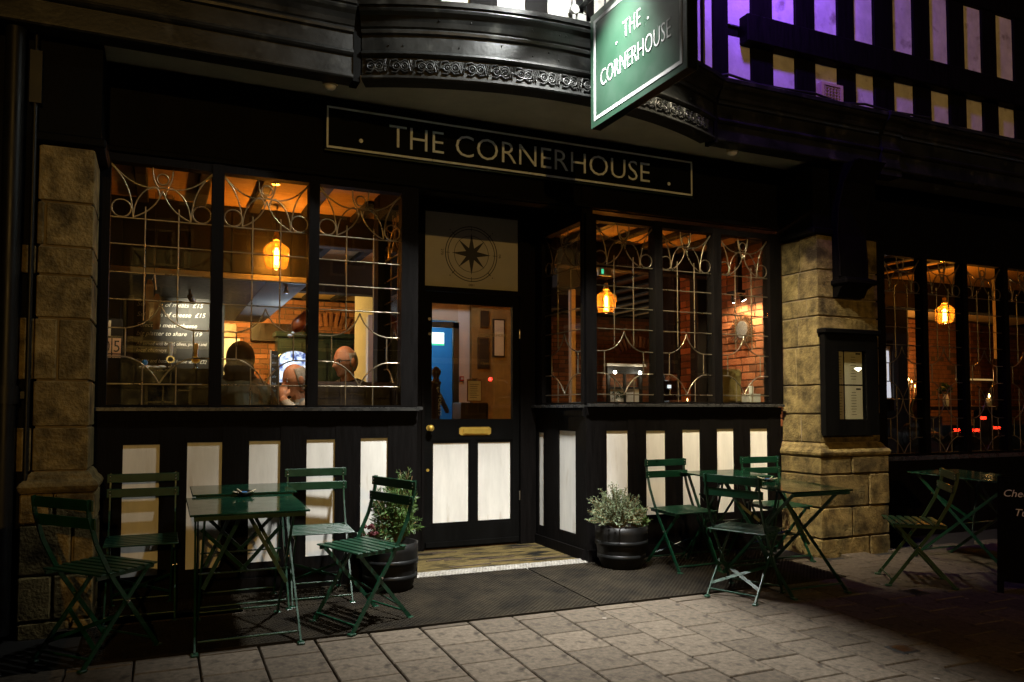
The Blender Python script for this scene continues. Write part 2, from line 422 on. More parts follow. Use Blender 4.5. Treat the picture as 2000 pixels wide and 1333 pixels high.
for i in range(len(xl) - 1):
    x0, x1 = xl[i], xl[i + 1]
    # half-bond: columns alternate
    ph = -1.69 if round((x0 - 2.83) / 0.2825) % 2 == 0 else -1.825
    if x0 < 1.6: ph = -1.79 if i % 2 == 0 else -1.945
    y = ph
    while y < -1.13: y += 0.305
    first = True
    while y > -3.75:
        ya = min(y, -1.125) if x1 < 4.72 else min(y, 5)
        yb = y - 0.305
        if first and x1 >= 4.72:
            ya = y
        if ya - yb > 0.03 and ya <= -0.0:
            o = link('paving_slab', SLAB, pavement)
            ym = (ya + yb) / 2
            o.location = ((x0 + x1) / 2, ym, gz(ym) + random.uniform(-.0018, .0012))
            o.scale = (x1 - x0 - random.uniform(.007, .012), ya - yb - random.uniform(.007, .012), 1)
            o.rotation_euler = (math.atan(GZ) + random.uniform(-.003, .003), random.uniform(-.003, .003), random.uniform(-.002, .002))
        first = False
        y = yb
# slabs to the right of the mat, up to the wall
for i in range(len(xl) - 1):
    x0, x1 = xl[i], xl[i + 1]
    if x1 < 4.72: continue
    y = -0.62 if i % 2 else -0.47
    while y > -1.1:
        o = link('paving_slab', SLAB, pavement); ym = y - .1525
        if ym < -1.13: break
        o.location = ((x0 + x1) / 2, ym, gz(ym) + random.uniform(-.0018, .0002)); o.scale = (x1 - x0 - .006, .298, 1)
        o.rotation_euler = (math.atan(GZ), 0, 0); y -= .305
gum = MB()
for k in range(26):
    x = random.uniform(-.5, 6.5); y = random.uniform(-3.4, -1.25); r = random.uniform(.008, .017)
    gum.tube([(x, y, gz(y) - .004), (x, y, gz(y) + .0015)], r, 7)
g = gum.build('gum_spots', mat('gum', (0.17, 0.145, 0.12), 0.9)); tag(g, kind='stuff')
for (x, y, w, lab) in ((3.69, -2.46, .13, 'small dark square stopcock cover set in the pavement, nearer one'), (4.82, -1.63, .14, 'small dark square stopcock cover set in the pavement near the dark chair')):
    t = thing('stopcock_cover', lab, 'drain cover', (x, y, gz(y)), (math.atan(GZ), 0, 0), 'covers set in the pavement')
    MB().rbox(-w / 2, w / 2, -w / 2, w / 2, -.03, .0035, .003).build('frame', M['steel_dark'] if 'steel_dark' in M else M['rubber'], t, True)
    MB().rbox(-w / 2 + .012, w / 2 - .012, -w / 2 + .012, w / 2 - .012, -.02, .0055, .002).build('lid', M['pipe'], t, True)

# rubber matting
def mat_piece(name, x0, x1, y0, y1, label, skew=0.0):
    t = thing(name, label, 'mat', ((x0 + x1) / 2, (y0 + y1) / 2, gz((y0 + y1) / 2)), (0, 0, 0), 'rubber mats along the pub front')
    b = MB()
    def P(x, y, h): return (x, y, gz(y) + h)
    b.hexa([P(x0, y0, -.012), P(x1, y0, -.012), P(x1 + skew, y1, -.012), P(x0 + skew * .0, y1, -.012), P(x0, y0, .008), P(x1, y0, .008), P(x1 + skew, y1, .008), P(x0, y1, .008)])
    b.build('mat_base', M['rubber_mat'], t)
    # raised lozenges
    d = MB(); st = 0.034; j = 0
    y = y0 + .015
    while y < y1 - .012:
        x = x0 + .014 + (st / 2 if j % 2 else 0)
        while x < x1 - .014:
            a = .0115; bq = .007; h0 = gz(y) + .0078; h1 = h0 + .004
            d.add([(x - a, y, h0), (x, y - bq, h0), (x + a, y, h0), (x, y + bq, h0), (x - a * .55, y, h1), (x, y - bq * .55, h1), (x + a * .55, y, h1), (x, y + bq * .55, h1)],
                  [(0, 1, 5, 4), (1, 2, 6, 5), (2, 3, 7, 6), (3, 0, 4, 7), (4, 5, 6, 7)])
            x += st
        y += st / 2; j += 1
    o = d.build('raised_pattern', M['rubber_mat'], t); o['kind'] = 'stuff'
mat_piece('rubber_mat', -0.35, 2.585, -1.115, -0.02, 'long worn rubber mat with raised pattern in front of the door and left table')
mat_piece('rubber_mat', 2.6, 4.72, -1.115, -0.02, 'worn rubber mat with raised pattern under the right-hand green table')

# doorway floor, coir mat, nosing strip
rf = MB(); rf.box(1.6, 3.2, 0.002, 1.05, -0.2, 0.002)
structure('doorway_floor', rf, M['mortar'])
t = thing('doormat', 'worn brown coir mat with dark streaks lying in the doorway', 'doormat', (2.43, .5, .01))
b = MB(); b.hexa([(1.74, .085, .002), (3.12, .085, .002), (3.12, .93, .004), (1.74, .93, .004), (1.74, .085, .014), (3.12, .085, .014), (3.12, .93, .02), (1.74, .93, .02)])
b.build('mat_pile', M['coir'], t)
st = MB()
for k in range(11):
    x = random.uniform(1.8, 2.9); y = random.uniform(.15, .88); L_ = random.uniform(.1, .45)
    st.hexa([(x, y, .012), (min(3.1, x + L_), y + .012, .012), (min(3.1, x + L_), y + .03, .012), (x, y + .022, .012), (x, y, .0192 + .005 * (y - .1)), (min(3.1, x + L_), y + .012, .0192 + .005 * y), (min(3.1, x + L_), y + .03, .0192 + .005 * y), (x, y + .022, .0192 + .005 * y)])
o = st.build('worn_tufts', M['soil'], t); o['kind'] = 'stuff'
t = thing('threshold_strip', 'pale chequer-plate metal strip along the edge of the doorway', 'threshold strip', (2.43, .04, 0))
b = MB(); b.hexa([(1.72, -.035, -.006), (3.15, -.035, -.006), (3.13, .084, -.006), (1.735, .084, -.006), (1.72, -.035, .004), (3.15, -.035, .004), (3.13, .084, .022), (1.735, .084, .022)])
b.build('plate', M['nosing'], t)
d = MB()
for i in range(58):
    for j in range(4):
        x = 1.745 + i * .0242 + (.012 if j % 2 else 0); y = -.015 + j * .027; h = .0075 + (y + .035) * .15
        a = .45 * (1 if (i + j) % 2 else -1)
        d.bar((x - .008, y - .008 * a, h), (x + .008, y + .008 * a, h), .004, .004)
o = d.build('tread_studs', M['nosing'], t); o['kind'] = 'stuff'

# ------------------------------------------------------------------ stone pillars
def rblock(u0, u1, y0, y1, z0, z1, r=.005): return MB().rbox(u0, u1, y0, y1, z0, z1, r)
def pillar(name, label, x0, x1, yf, yb, courses, base_z, mould, plinth_courses, split, px0, px1, pyf):
    t = thing(name, label, 'stone pillar', ((x0 + x1) / 2, (yf + yb) / 2, gz(yf)))
    MB().box(x0 + .012, x1 - .012, yf + .012, yb, -.1, courses[0]).build('core', M['mortar'], t)
    g = .006
    for i in range(len(courses) - 1):
        zt, zb = courses[i], courses[i + 1]
        ex = random.uniform(-.003, .003)
        s = split[i % len(split)]
        if s is None:
            rblock(x0 + ex, x1, yf + ex, yb, zb + g, zt - g).build('stone_block', M['stone'], t)
        else:
            ys = yf + (yb - yf) * s if s < 1 else None
            if s < 1:   # split seen on the side face
                rblock(x0 + ex, x1, yf + ex, ys - g, zb + g, zt - g).build('stone_block', M['stone'], t)
                rblock(x0 + .002, x1, ys + g, yb, zb + g, zt - g).build('stone_block', M['stone'], t)
            else:
                xs = x0 + (x1 - x0) * (s - 1)
                rblock(x0 + ex, xs - g, yf + ex, yb, zb + g, zt - g).build('stone_block', M['stone'], t)
                rblock(xs + g, x1, yf + .003, yb, zb + g, zt - g).build('stone_block', M['stone'], t)
    # base moulding: torus and chamfer, mitred round three sides
    zt, zb = mould; b = MB()
    prof = [(0.0, zt), (.018, zt - .02), (.026, zt - .04), (.05, zt - .06), (.06, zt - .08), (.055, zt - .1), (.045, zb)]
    for k in range(len(prof) - 1):
        (a0, za), (a1, zb_) = prof[k], prof[k + 1]
        b.hexa([(x0 - a1, yf - a1, zb_), (x1 + a1, yf - a1, zb_), (x1 + a1, yb, zb_), (x0 - a1, yb, zb_), (x0 - a0, yf - a0, za), (x1 + a0, yf - a0, za), (x1 + a0, yb, za), (x0 - a0, yb, za)])
    b.build('base_moulding', M['stone'], t)
    zz = plinth_courses
    for i in range(len(zz) - 1):
        s = .45 if i % 2 == 0 else .7
        ys = pyf + (yb - pyf) * (1 - s)
        xs = px0 + (px1 - px0) * s
        rblock(px0 + random.uniform(-.004, .003), xs - g, pyf + random.uniform(-.004, .004), yb, zz[i + 1] + g, zz[i] - g, .008).build('stone_block', M['stone'], t)
        rblock(xs + g, px1, pyf + random.uniform(-.004, .004), yb, zz[i + 1] + g, zz[i] - g, .008).build('stone_block', M['stone'], t)
    return t
pillar('stone_pillar', 'honey-coloured stone pillar between the right windows, carrying the menu case', 5.185, 5.90, -.42, .03,
       [2.74, 2.435, 2.19, 2.03, 1.77, 1.43, 1.18, .93], 0, (.93, .815), [.815, .66, .38, .12, -.08], [.45, .5, .3, .55, .6, None, .5], 5.14, 5.945, -.465)
pillar('stone_pillar', 'dim stone pillar left of the left window with toothed left edge', -.645, -.367, -.42, .03,
       [2.73, 2.405, 2.15, 1.985, 1.737, 1.384, 1.12, .87], 0, (.87, .755), [.755, .583, .3, .05, -.1], [None, 1.12, None, None, 1.4, None, None], -.69, -.325, -.465)
# long quoins of the left pillar running into the neighbour's wall
nw = thing('neighbour_wall', 'unlit dark rendered wall at the far left beside the downpipe', 'wall', (-1.6, -.3, 0))
b = MB(); b.box(-4.0, -.66, -.385, .0, -.2, 6.0); b.build('render', M['black_paint'], nw)
for (z1, z0, w) in ((2.15, 1.985, .12), (1.737, 1.384, .15), (1.12, .87, .12)):
    rblock(-.655 - w, -.652, -.415, -.38, z0 + .004, z1 - .004).build('stone_block', M['stone'], nw)
# downpipe
t = thing('downpipe', 'black cast-iron downpipe with collar at the far left', 'downpipe', (-.77, -.47, 0))
MB().tube([(-.77, -.47, 0), (-.77, -.47, 5.6)], .05, 14).build('pipe', M['pipe'], t)
for z in (1.3, 3.42, 5.2):
    MB().tube([(-.77, -.47, z - .05), (-.77, -.47, z + .05)], .062, 14).box(-.86, -.68, -.43, -.386, z - .02, z + .02).build('collar', M['pipe'], t)
t = thing('conduit', 'thin vertical black cable conduit beside the downpipe', 'conduit', (-.665, -.43, 0))
MB().tube([(-.672, -.44, .5), (-.672, -.44, 5.0)], .014, 8).build('tube', M['pipe'], t)
MB().box(-.70, -.64, -.46, -.386, 2.95, 3.25).build('junction_box', M['pipe'], t)

# ------------------------------------------------------------------ panelled dado walls
def dado(label, F, u0, u1, panels, zb, ztp, zsill, sill_ext=0.03, thick=.12, name='dado_wall', cat='dado wall'):
    base = F((u0 + u1) / 2, 0, 0)
    t = thing(name, label, cat, tuple(base))
    rd = .015
    MB().fbox(F, u0, u1, -thick, -rd - .012, -.1, zsill - .03).build('backing', M['black_paint'], t)
    edges = [u0] + [e for p in panels for e in p] + [u1]
    for i in range(0, len(edges), 2):
        MB().fbox(F, edges[i], edges[i + 1], -rd - .01, random.uniform(-.001, .001), -.05, zsill - .035).build('stud', M['timber_paint'], t)
    for k, (a, c) in enumerate(panels):
        zb_ = zb[k] if isinstance(zb, (list, tuple)) else zb
        zt_ = ztp[k] if isinstance(ztp, (list, tuple)) else ztp
        MB().fbox(F, a, c, -rd - .011, -rd, zb_, zt_).build('panel', M['white_panel'], t)
        MB().fbox(F, a, c, -rd - .009, -.003, zt_, zsill - .035).build('top_rail', M['timber_paint'], t)
        MB().fbox(F, a, c, -rd - .009, -.003, -.05, zb_).build('bottom_rail', M['timber_paint'], t)
    MB().fbox(F, u0, u1, .001, .018, -.05, .1).build('plinth', M['timber_paint'], t)
    MB().fbox(F, u0, u1, .001, .014, zsill - .1, zsill - .036).build('apron_rail', M['timber_paint'], t)
    b = MB()
    p = [F(u0 - sill_ext, -.1, zsill - .033), F(u1 + sill_ext, -.1, zsill - .033), F(u1 + sill_ext, .055, zsill - .033), F(u0 - sill_ext, .055, zsill - .033),
         F(u0 - sill_ext, -.1, zsill), F(u1 + sill_ext, -.1, zsill), F(u1 + sill_ext, .055, zsill - .012), F(u0 - sill_ext, .055, zsill - .012)]
    b.hexa(p).build('sill', M['sill'], t)
    return t
M['sill'] = mat('sill_paint', (0.03, 0.03, 0.028), 0.28, spec=.4, var=0.3, nscale=12)
LP = [(-.204, .008), (.172, .385), (.555, .758), (.932, 1.128), (1.308, 1.505)]
dado('black dado with five white panels under the left window', FRONT, -.40, 1.72, LP, [.165, .185, .2, .212, .22], [.995, 1.004, 1.008, 1.012, 1.017], 1.243, 0.0)
RP = [(3.319, 3.524), (3.698, 3.892), (4.064, 4.25), (4.424, 4.613), (4.789, 4.992)]
dado('black dado with five white panels under the right window', FRONT, 3.13, 5.14, RP, [.353, .345, .335, .325, .318], [1.046, 1.042, 1.046, 1.051, 1.048], 1.275, 0.0)
RIGHTREC = F3((3.13, 0.98, 0), (0, -1, 0), (-1, 0, 0))     # u from the door outwards to the corner
dado('narrow black dado with two white panels on the right side of the doorway', RIGHTREC, 0.0, .95, [(.097, .211), (.489, .80)], [.185, .2], [1.013, 1.04], 1.268, 0.0)
LEFTREC = F3((1.72, .03, 0), (0, 1, 0), (1, 0, 0))
dado('narrow black dado on the hidden left side of the doorway', LEFTREC, 0.0, .95, [(.15, .45), (.6, .85)], [.2, .2], [1.01, 1.01], 1.25, 0.0)

# ------------------------------------------------------------------ leaded windows
PANE = MB().box(-.5, .5, -.5, .5, -.5, .5).mesh('pane', M['window_glass'])
def qb(p0, p1, p2, n=8): return [((1 - t) ** 2 * p0[0] + 2 * t * (1 - t) * p1[0] + t * t * p2[0], (1 - t) ** 2 * p0[1] + 2 * t * (1 - t) * p1[1] + t * t * p2[1]) for t in [i / n for i in range(n + 1)]]
def circ(c, rx, rz, n=14): return [(c[0] + rx * math.cos(2 * math.pi * i / n), c[1] + rz * math.sin(2 * math.pi * i / n)) for i in range(n + 1)]
def came_lines(w, zt, zs, low=None):
    """(a, z) polylines over one light; a runs 0..1"""
    k = 1.0
    Z = lambda z: z + (zt - 2.80)
    L = []
    zr = [2.447, 2.276, 2.096, 1.921]
    for z in zr: L.append([(0, Z(z)), (1, Z(z))])
    # tracery
    q = .06 / w
    L.append(circ((q * 1.02, Z(2.508)), q * .96, .057)); L.append(circ((1 - q * 1.02, Z(2.508)), q * .96, .057))
    L.append(qb((.0, Z(2.79)), (.23, Z(2.62)), (.5, Z(2.665)), 8) + qb((.5, Z(2.665)), (.77, Z(2.62)), (1, Z(2.79)), 8)[1:])
    L.append(circ((.5, Z(2.718)), .036 / w, .036))
    for s in (0, 1):
        f = (lambda a: a) if s == 0 else (lambda a: 1 - a)
        def P(pts): return [(f(a), z) for a, z in pts]
        L.append(P(qb((.0, Z(2.78)), (.2, Z(2.68)), (.215, Z(2.455)), 8)))
        L.append(P(qb((.215, Z(2.455)), (.23, Z(2.62)), (.41, Z(2.665)), 8) + qb((.41, Z(2.665)), (.47, Z(2.66)), (.475, Z(2.60)), 4)[1:]))
        L.append(P(qb((.215, Z(2.455)), (.44, Z(2.51)), (.5, Z(2.645)), 8)))
        L.append(P(qb((.40, Z(2.79)), (.40, Z(2.70)), (.455, Z(2.665)), 4)))
        L.append(P(qb((.5, Z(1.905)), (.42, Z(1.76)), (.17, Z(1.738)), 8) + [(0, Z(1.738))]))
        L.append(P([(.165, Z(1.738)), (.165, Z(1.556))]))
        L.append(P([(0, Z(1.556)), (.165, Z(1.556))] + qb((.165, Z(1.556)), (.38, Z(1.53)), (.5, Z(1.385)), 8)))
        L.append(P([(.335, Z(2.53)), (.335, Z(1.79))]))
        L.append(P([(.335, Z(1.50)), (.335, zs)]))
    L.append([(0, Z(1.382)), (1, Z(1.382))])
    if low:
        for s in (0, 1):
            f = (lambda a: a) if s == 0 else (lambda a: 1 - a)
            L.append([(f(a), z) for a, z in qb((.5, Z(1.382)), (.42, Z(1.2)), (.17, Z(1.19)), 8) + [(0, Z(1.19))]])
            L.append([(f(a), z) for a, z in [(0, Z(1.0)), (.165, Z(1.0))] + qb((.165, Z(1.0)), (.38, Z(.97)), (.5, Z(.84)), 8)])
            L.append([(f(.165), Z(1.19)), (f(.165), Z(1.0))])
        L.append([(0, Z(.84)), (1, Z(.84))])
    return L
def leaded_window(label, F, posts, zs, zt, head=.05, low=False, ztf=None, glass=True, group=None):
    u0, u1 = posts[0][0], posts[-1][1]
    t = thing('leaded_window', label, 'leaded window', tuple(F((u0 + u1) / 2, 0, zs)), group=group)
    for (a, c) in posts:
        MB().fbox(F, a, c, -.085, .012 + random.uniform(-.001, .001), zs - .02, zt + head + .001).build('mullion', M['timber_paint'], t)
    for i in range(len(posts) - 1):
        a, c = posts[i][1], posts[i + 1][0]; w = c - a
        MB().fbox(F, a, c, -.08, .006, zt, zt + head).build('head_rail', M['timber_paint'], t)
        MB().fbox(F, a, c, -.08, .008, zs - .02, zs + .006).build('bottom_rail', M['timber_paint'], t)
        b = MB()
        for pl in came_lines(w, zt, zs, low):
            b.tube([F(a + p[0] * w, -.028, p[1]) for p in pl], .0052, 5)
        b.build('leading', M['lead'], t)
        ZZ = lambda z: z + (zt - 2.80)
        rows = [zs + .006, ZZ(1.382), ZZ(1.65), ZZ(1.921), ZZ(2.096), ZZ(2.276), ZZ(2.447), zt]
        if low: rows = [zs + .006, ZZ(.84), ZZ(1.1)] + rows[1:]
        ang = math.atan2(F.u.y, F.u.x)
        off = OFF[t.name]
        cols = [0, .335, .665, 1]
        for r_ in range(len(rows) - 1):
            for cc in range(3):
                o = link('pane', PANE, t)
                um = a + w * (cols[cc] + cols[cc + 1]) / 2; zm = (rows[r_] + rows[r_ + 1]) / 2
                o.location = F(um, -.028, zm) - off
                o.scale = (w * (cols[cc + 1] - cols[cc]), .004, rows[r_ + 1] - rows[r_])
                o.rotation_euler = (random.uniform(-.009, .009), 0, ang + random.uniform(-.009, .009))
    return t
leaded_window('large three-light leaded window left of the door', FRONT, [(-.40, -.305), (.297, .372), (.93, 1.002), (1.594, 1.72)], 1.243, 2.80)
leaded_window('three-light leaded window right of the door, beside the stone pillar', FRONT, [(3.13, 3.225), (3.79, 3.868), (4.40, 4.485), (5.03, 5.16)], 1.275, 2.76)
leaded_window('single leaded light on the right side of the recessed doorway', RIGHTREC, [(.0, .2), (.915, .9499)], 1.272, 2.76, head=.3)
leaded_window('single leaded light on the hidden left side of the doorway', LEFTREC, [(.031, .2), (.80, .95)], 1.25, 2.79, head=.3)
leaded_window('tall dim leaded window at the far right beyond the stone pillar', FRONT, [(6.3, 6.47), (7.0, 7.07), (7.60, 7.67), (8.24, 8.31), (8.88, 8.95), (9.5, 9.6)], .78, 2.74, low=True)
t = thing('dado_wall', 'unlit black dado below the far right window', 'dado wall', (7.5, 0, 0))
MB().box(5.9, 14, .0, .12, -.3, .755).build('boarding', M['timber_paint'], t)
MB().box(5.95, 14, -.04, .0, .72, .762).build('sill', M['sill'], t)
t = thing('side_wall', 'dark unlit wall at the far right end of the pub front', 'wall', (11.8, 0, 0))
MB().box(9.6, 14, .0, .12, .76, 2.8).build('boarding', M['timber_paint'], t)

# ------------------------------------------------------------------ front door, transom
DY = 0.95
DOOR = F3((0, DY, 0), (1, 0, 0), (0, -1, 0))
t = thing('front_door', 'black pub door with glazed top, brass letterbox and two white panels', 'door', (2.52, DY, .02))
lx0, lx1 = 2.075, 2.965
def db(name, u0, u1, d0, d1, z0, z1, m): return MB().fbox(DOOR, u0, u1, d0, d1, z0, z1).build(name, m, t)
db('stile', lx0, 2.14, -.03, .012, .03, 2.24, M['black_paint']); db('stile', 2.902, lx1, -.03, .012, .03, 2.24, M['black_paint'])
db('top_rail', 2.14, 2.902, -.03, .01, 2.145, 2.24, M['black_paint']); db('lock_rail', 2.14, 2.902, -.03, .01, .95, 1.135, M['black_paint'])
db('bottom_rail', 2.14, 2.902, -.03, .01, .03, .225, M['black_paint']); db('muntin', 2.50, 2.555, -.03, .01, .225, .95, M['black_paint'])
for (a, c) in ((2.14, 2.50), (2.555, 2.902)):
    db('panel', a + .018, c - .018, -.02, -.004, .245, .928, M['white_panel'])
    b = MB()
    for (u0, u1, z0, z1) in ((a, a + .018, .225, .95), (c - .018, c, .225, .95), (a + .018, c - .018, .928, .95), (a + .018, c - .018, .225, .245)):
        b.fbox(DOOR, u0, u1, -.02, .004, z0, z1)
    b.build('bead', M['black_paint'], t)
o = link('pane', PANE, t); o.location = Vector((2.521, DY + .012, 1.64)) - OFF[t.name]; o.scale = (.762, .006, 1.01)
b = MB()
put_text(b, 'CORNERHOUSE', DOOR(2.59, -.004, 1.87), (1, 0, 0), (0, 0, 1), .028, .28, .0006)
put_text(b, 'Opening Hours', DOOR(2.6, -.004, 1.62), (1, 0, 0), (0, 0, 1), .022, .25, .0006, .2)
b.build('reflection_lettering', mat('painted_reflection', (0.3, 0.24, 0.1), .8), t)  # letters on the pane paint in a reflection of street writing
b = MB(); b.prism([(-.15, -.022), (-.13, -.036), (.13, -.036), (.15, -.022), (.15, .022), (.13, .036), (-.13, .036), (-.15, .022)], DOOR(2.541, .012, 1.03), (1, 0, 0), (0, 0, 1), (0, -1, 0), -.001, .006)
lb = b.build('letterbox', M['brass'], t)
MB().rbox(2.422, 2.66, DY - .03, DY - .017, 1.005, 1.052, .003).build('flap', M['brass'], lb)
kb_ = MB(); kb_.tube([DOOR(2.117, .012, 1.06), DOOR(2.117, .018, 1.06)], .026, 16); kb_.tube([DOOR(2.117, .012, 1.06), DOOR(2.117, .05, 1.06)], .011, 12); kb_.ball(DOOR(2.117, .07, 1.06), (.028, .024, .028), 16)
kb_.build('knob', M['brass'], t)
b = MB(); b.tube([DOOR(2.107, .012, .70), DOOR(2.107, .017, .70)], .013, 14); b.build('keyhole_plate', M['brass'], t)
b = MB(); b.tube([DOOR(2.117, .012, 2.0), DOOR(2.117, .016, 2.0)], .014, 14); b.tube([DOOR(2.117, .0125, 1.87), DOOR(2.117, .017, 1.87)], .012, 14); b.build('lock_cylinder', M['rivet'], t)
for z in (.45, 1.9):
    MB().tube([DOOR(2.97, .02, z - .04), DOOR(2.97, .02, z + .04)], .008, 8).build('hinge', M['rivet'], t)
db('weather_bar', lx0 + .01, lx1 - .01, .011, .035, .045, .085, M['black_paint'])
t = thing('door_frame', 'black timber door frame round the front door', 'door frame', (2.52, DY + .02, 0))
db('jamb', 1.725, 2.07, -.06, .03, -.02, 3.0, M['timber_paint']); db('jamb', 2.969, 3.125, -.06, .03, -.02, 3.0, M['timber_paint'])
db('transom_bar', 2.0705, 2.9685, -.055, .035, 2.245, 2.285, M['timber_paint']); db('head', 2.0705, 2.9685, -.055, .034, 2.95, 3.02, M['timber_paint'])
for x in (2.055, 2.98): db('stop_bead', x - .012, x + .012, .0305, .042, 0, 2.24, M['timber_paint'])
t = thing('transom_light', 'pale frosted panel with a black compass rose above the front door', 'transom window', (2.52, DY, 2.6))
MB().fbox(DOOR, 2.072, 2.967, -.03, -.018, 2.287, 2.948).build('panel', M['frost_print'], t)
cx, cz = 2.515, 2.6
b = MB()
def ring(b, r, wd):
    n = 48
    for i in range(n):
        a0, a1 = 2 * math.pi * i / n, 2 * math.pi * (i + 1) / n
        p = lambda a, rr, d: DOOR(cx + rr * math.cos(a), d, cz + rr * math.sin(a))
        b.hexa([p(a0, r - wd, -.0185), p(a1, r - wd, -.0185), p(a1, r + wd, -.0185), p(a0, r + wd, -.0185), p(a0, r - wd, -.0165), p(a1, r - wd, -.0165), p(a1, r + wd, -.0165), p(a0, r + wd, -.0165)])
ring(b, .245, .0035); ring(b, .222, .003); ring(b, .162, .002)
for k in range(8):
    a = k * math.pi / 4 + math.pi / 2; Lr = .185 if k % 2 == 0 else .175; w = .042 if k % 2 == 0 else .036
    tip = (math.cos(a) * Lr, math.sin(a) * Lr)
    for sgn in (1,):
        l = (math.cos(a + .62) * w * 1.1, math.sin(a + .62) * w * 1.1); r_ = (math.cos(a - .62) * w * 1.1, math.sin(a - .62) * w * 1.1)
        b.prism([(0, 0), r_, tip, l], DOOR(cx, -.0185, cz), (1, 0, 0), (0, 0, 1), (0, -1, 0), 0, .0015 + .0004 * (k % 2 == 0))
for k in range(4):
    a = k * math.pi / 2 + math.pi / 4
    b.bar(DOOR(cx + .222 * math.cos(a), -.0172, cz + .222 * math.sin(a)), DOOR(cx + .26 * math.cos(a), -.0172, cz + .26 * math.sin(a)), .006, .0016, (0, 1, 0))
    b.disc(DOOR(cx + .285 * math.cos(a), -.0183, cz + .285 * math.sin(a)), .005, (0, -1, 0), .0015, 8)
    a = k * math.pi / 2
    b.bar(DOOR(cx + .205 * math.cos(a), -.0172, cz + .205 * math.sin(a)), DOOR(cx + .25 * math.cos(a), -.0172, cz + .25 * math.sin(a)), .004, .0016, (0, 1, 0))
put_text(b, '180', DOOR(cx + .026, -.0178, cz - .288), (-1, 0, 0), (0, 0, 1), .022, .052, .0006)
put_text(b, '270', DOOR(cx - .285, -.0178, cz + .026), (0, 0, -1), (1, 0, 0), .022, .052, .0006)
put_text(b, '90', DOOR(cx + .285, -.0178, cz - .018), (0, 0, 1), (-1, 0, 0), .022, .036, .0006)
b.build('compass_rose', M['ink'], t)

# ------------------------------------------------------------------ fascia, sign, soffit, cornice
t = thing('fascia', 'plain black fascia board above the windows', 'fascia', (2.4, .06, 3.1))
MB().box(-.40, 5.9, .042, .16, 2.855, 3.46).build('fascia_board', M['black_paint'], t)
MB().box(5.9, 14, .042, .16, 2.79, 3.46).build('fascia_board', M['black_paint'], t)
MB().rbox(-.36, 5.16, .0, .041, 2.862, 2.9, .006).build('fascia_moulding', M['black_paint'], t)
MB().rbox(-.36, 5.16, .0, .041, 3.40, 3.43, .006).build('fascia_moulding', M['black_paint'], t)
MB().box(1.725, 3.125, .16, 1.1, 3.02, 3.06).build('doorway_ceiling', M['black_paint'], t)
for (x0, x1) in ((-.66, -.34), (5.17, 5.92)):
    MB().box(x0, x1, -.40, .041, 2.745, 3.395).build('pillar_head', M['black_paint'], t)
    MB().rbox(x0 - .03, x1 + .03, -.44, .03, 2.742, 2.80, .01).build('pillar_cap', M['black_paint'], t)
t = thing('fascia_sign', 'long black fascia sign with pale letters THE CORNERHOUSE and thin border', 'sign', (2.61, 0, 3.06))
MB().rbox(1.03, 4.20, .0, .0415, 3.045, 3.39, .004).build('board', M['sign_dark'], t)
MB().box(1.03, 4.2, -.006, .0, 3.045, 3.056).build('bottom_trim', M['sign_green'], t)
fz0, fz1 = 3.066, 3.367
for k in range(4):
    a = 1.043 + k * .786; c = a + .784
    MB().rbox(a, c, -.010, -.0005, fz1 - .014, fz1, .002).build('border_strip', M['letter_grey'], t)
    MB().rbox(a, c, -.010, -.0005, fz0, fz0 + .016, .002).build('border_strip', M['letter_grey'], t)
for x in (1.043, 4.173):
    MB().rbox(x, x + .014, -.0105, -.0005, fz0 + .0165, fz1 - .0145, .002).build('border_strip', M['letter_grey'], t)
for (s_, u_, w_) in (('THE', 1.498, .418), ('CORNERHOUSE', 2.012, 1.738)):
    b = MB(); put_text(b, s_, (u_, -.004, 3.133), (1, 0, 0), (0, 0, 1), .168, w_, .003, thin=.011); b.build('lettering', M['letter_grey'], t)
for x in (1.29, 3.945): MB().disc((x, -.0005, 3.146), .015, (0, -1, 0), .005, 16).build('dot', M['letter_grey'], t)

BXC, BYC, BR = 2.57, 2.32, 3.22
def bow_y(x, off=0.0): return BYC - math.sqrt((BR + off) ** 2 - (x - BXC) ** 2)
BX0, BX1 = 1.155, 3.985
def path_pts():
    P = [(-2.5, -.565, 0, -1), (BX0 - .03, -.565, 0, -1)]
    return P
def bow_path(n=40, x0=BX0, x1=BX1):
    out = []
    for i in range(n + 1):
        a0 = math.asin((x0 - BXC) / BR); a1 = math.asin((x1 - BXC) / BR); a = a0 + (a1 - a0) * i / n
        out.append((BXC + BR * math.sin(a), BYC - BR * math.cos(a), math.sin(a), -math.cos(a)))
    return out
PROF = [(-.05, 3.352), (-.004, 3.354), (.004, 3.364), (.004, 3.378), (-.014, 3.386), (-.016, 3.500), (.002, 3.508), (.012, 3.520), (.010, 3.534), (-.008, 3.545),
        (-.010, 3.648), (.010, 3.656), (.014, 3.672), (.010, 3.684), (.022, 3.692), (.034, 3.72), (.052, 3.75), (.078, 3.768), (.086, 3.782), (.084, 3.796), (.10, 3.80), (.102, 3.828), (.085, 3.84), (-.13, 3.862), (-.13, 3.352)]
def sweep(path, prof=PROF):
    b = MB(); k = len(prof); vs = []; fs = []
    for (x, y, nx, ny) in path:
        for (o_, z) in prof: vs.append((x + nx * o_, y + ny * o_, z))
    for i in range(len(path) - 1):
        for j in range(k):
            fs.append((i * k + j, i * k + (j + 1) % k, (i + 1) * k + (j + 1) % k, (i + 1) * k + j))
    b.add(vs, fs); b.add(vs[:k], [tuple(range(k))]); b.add(vs[-k:], [tuple(reversed(range(k)))])
    return b
t = thing('cornice', 'weathered black moulded cornice bowing out above the sign, carved frieze in its middle', 'cornice', (2.6, -.6, 3.35))
sweep([(-2.5, -.565, 0, -1), (BX0 - .05, -.565, 0, -1)]).build('straight_moulding', M['cornice_paint'], t)
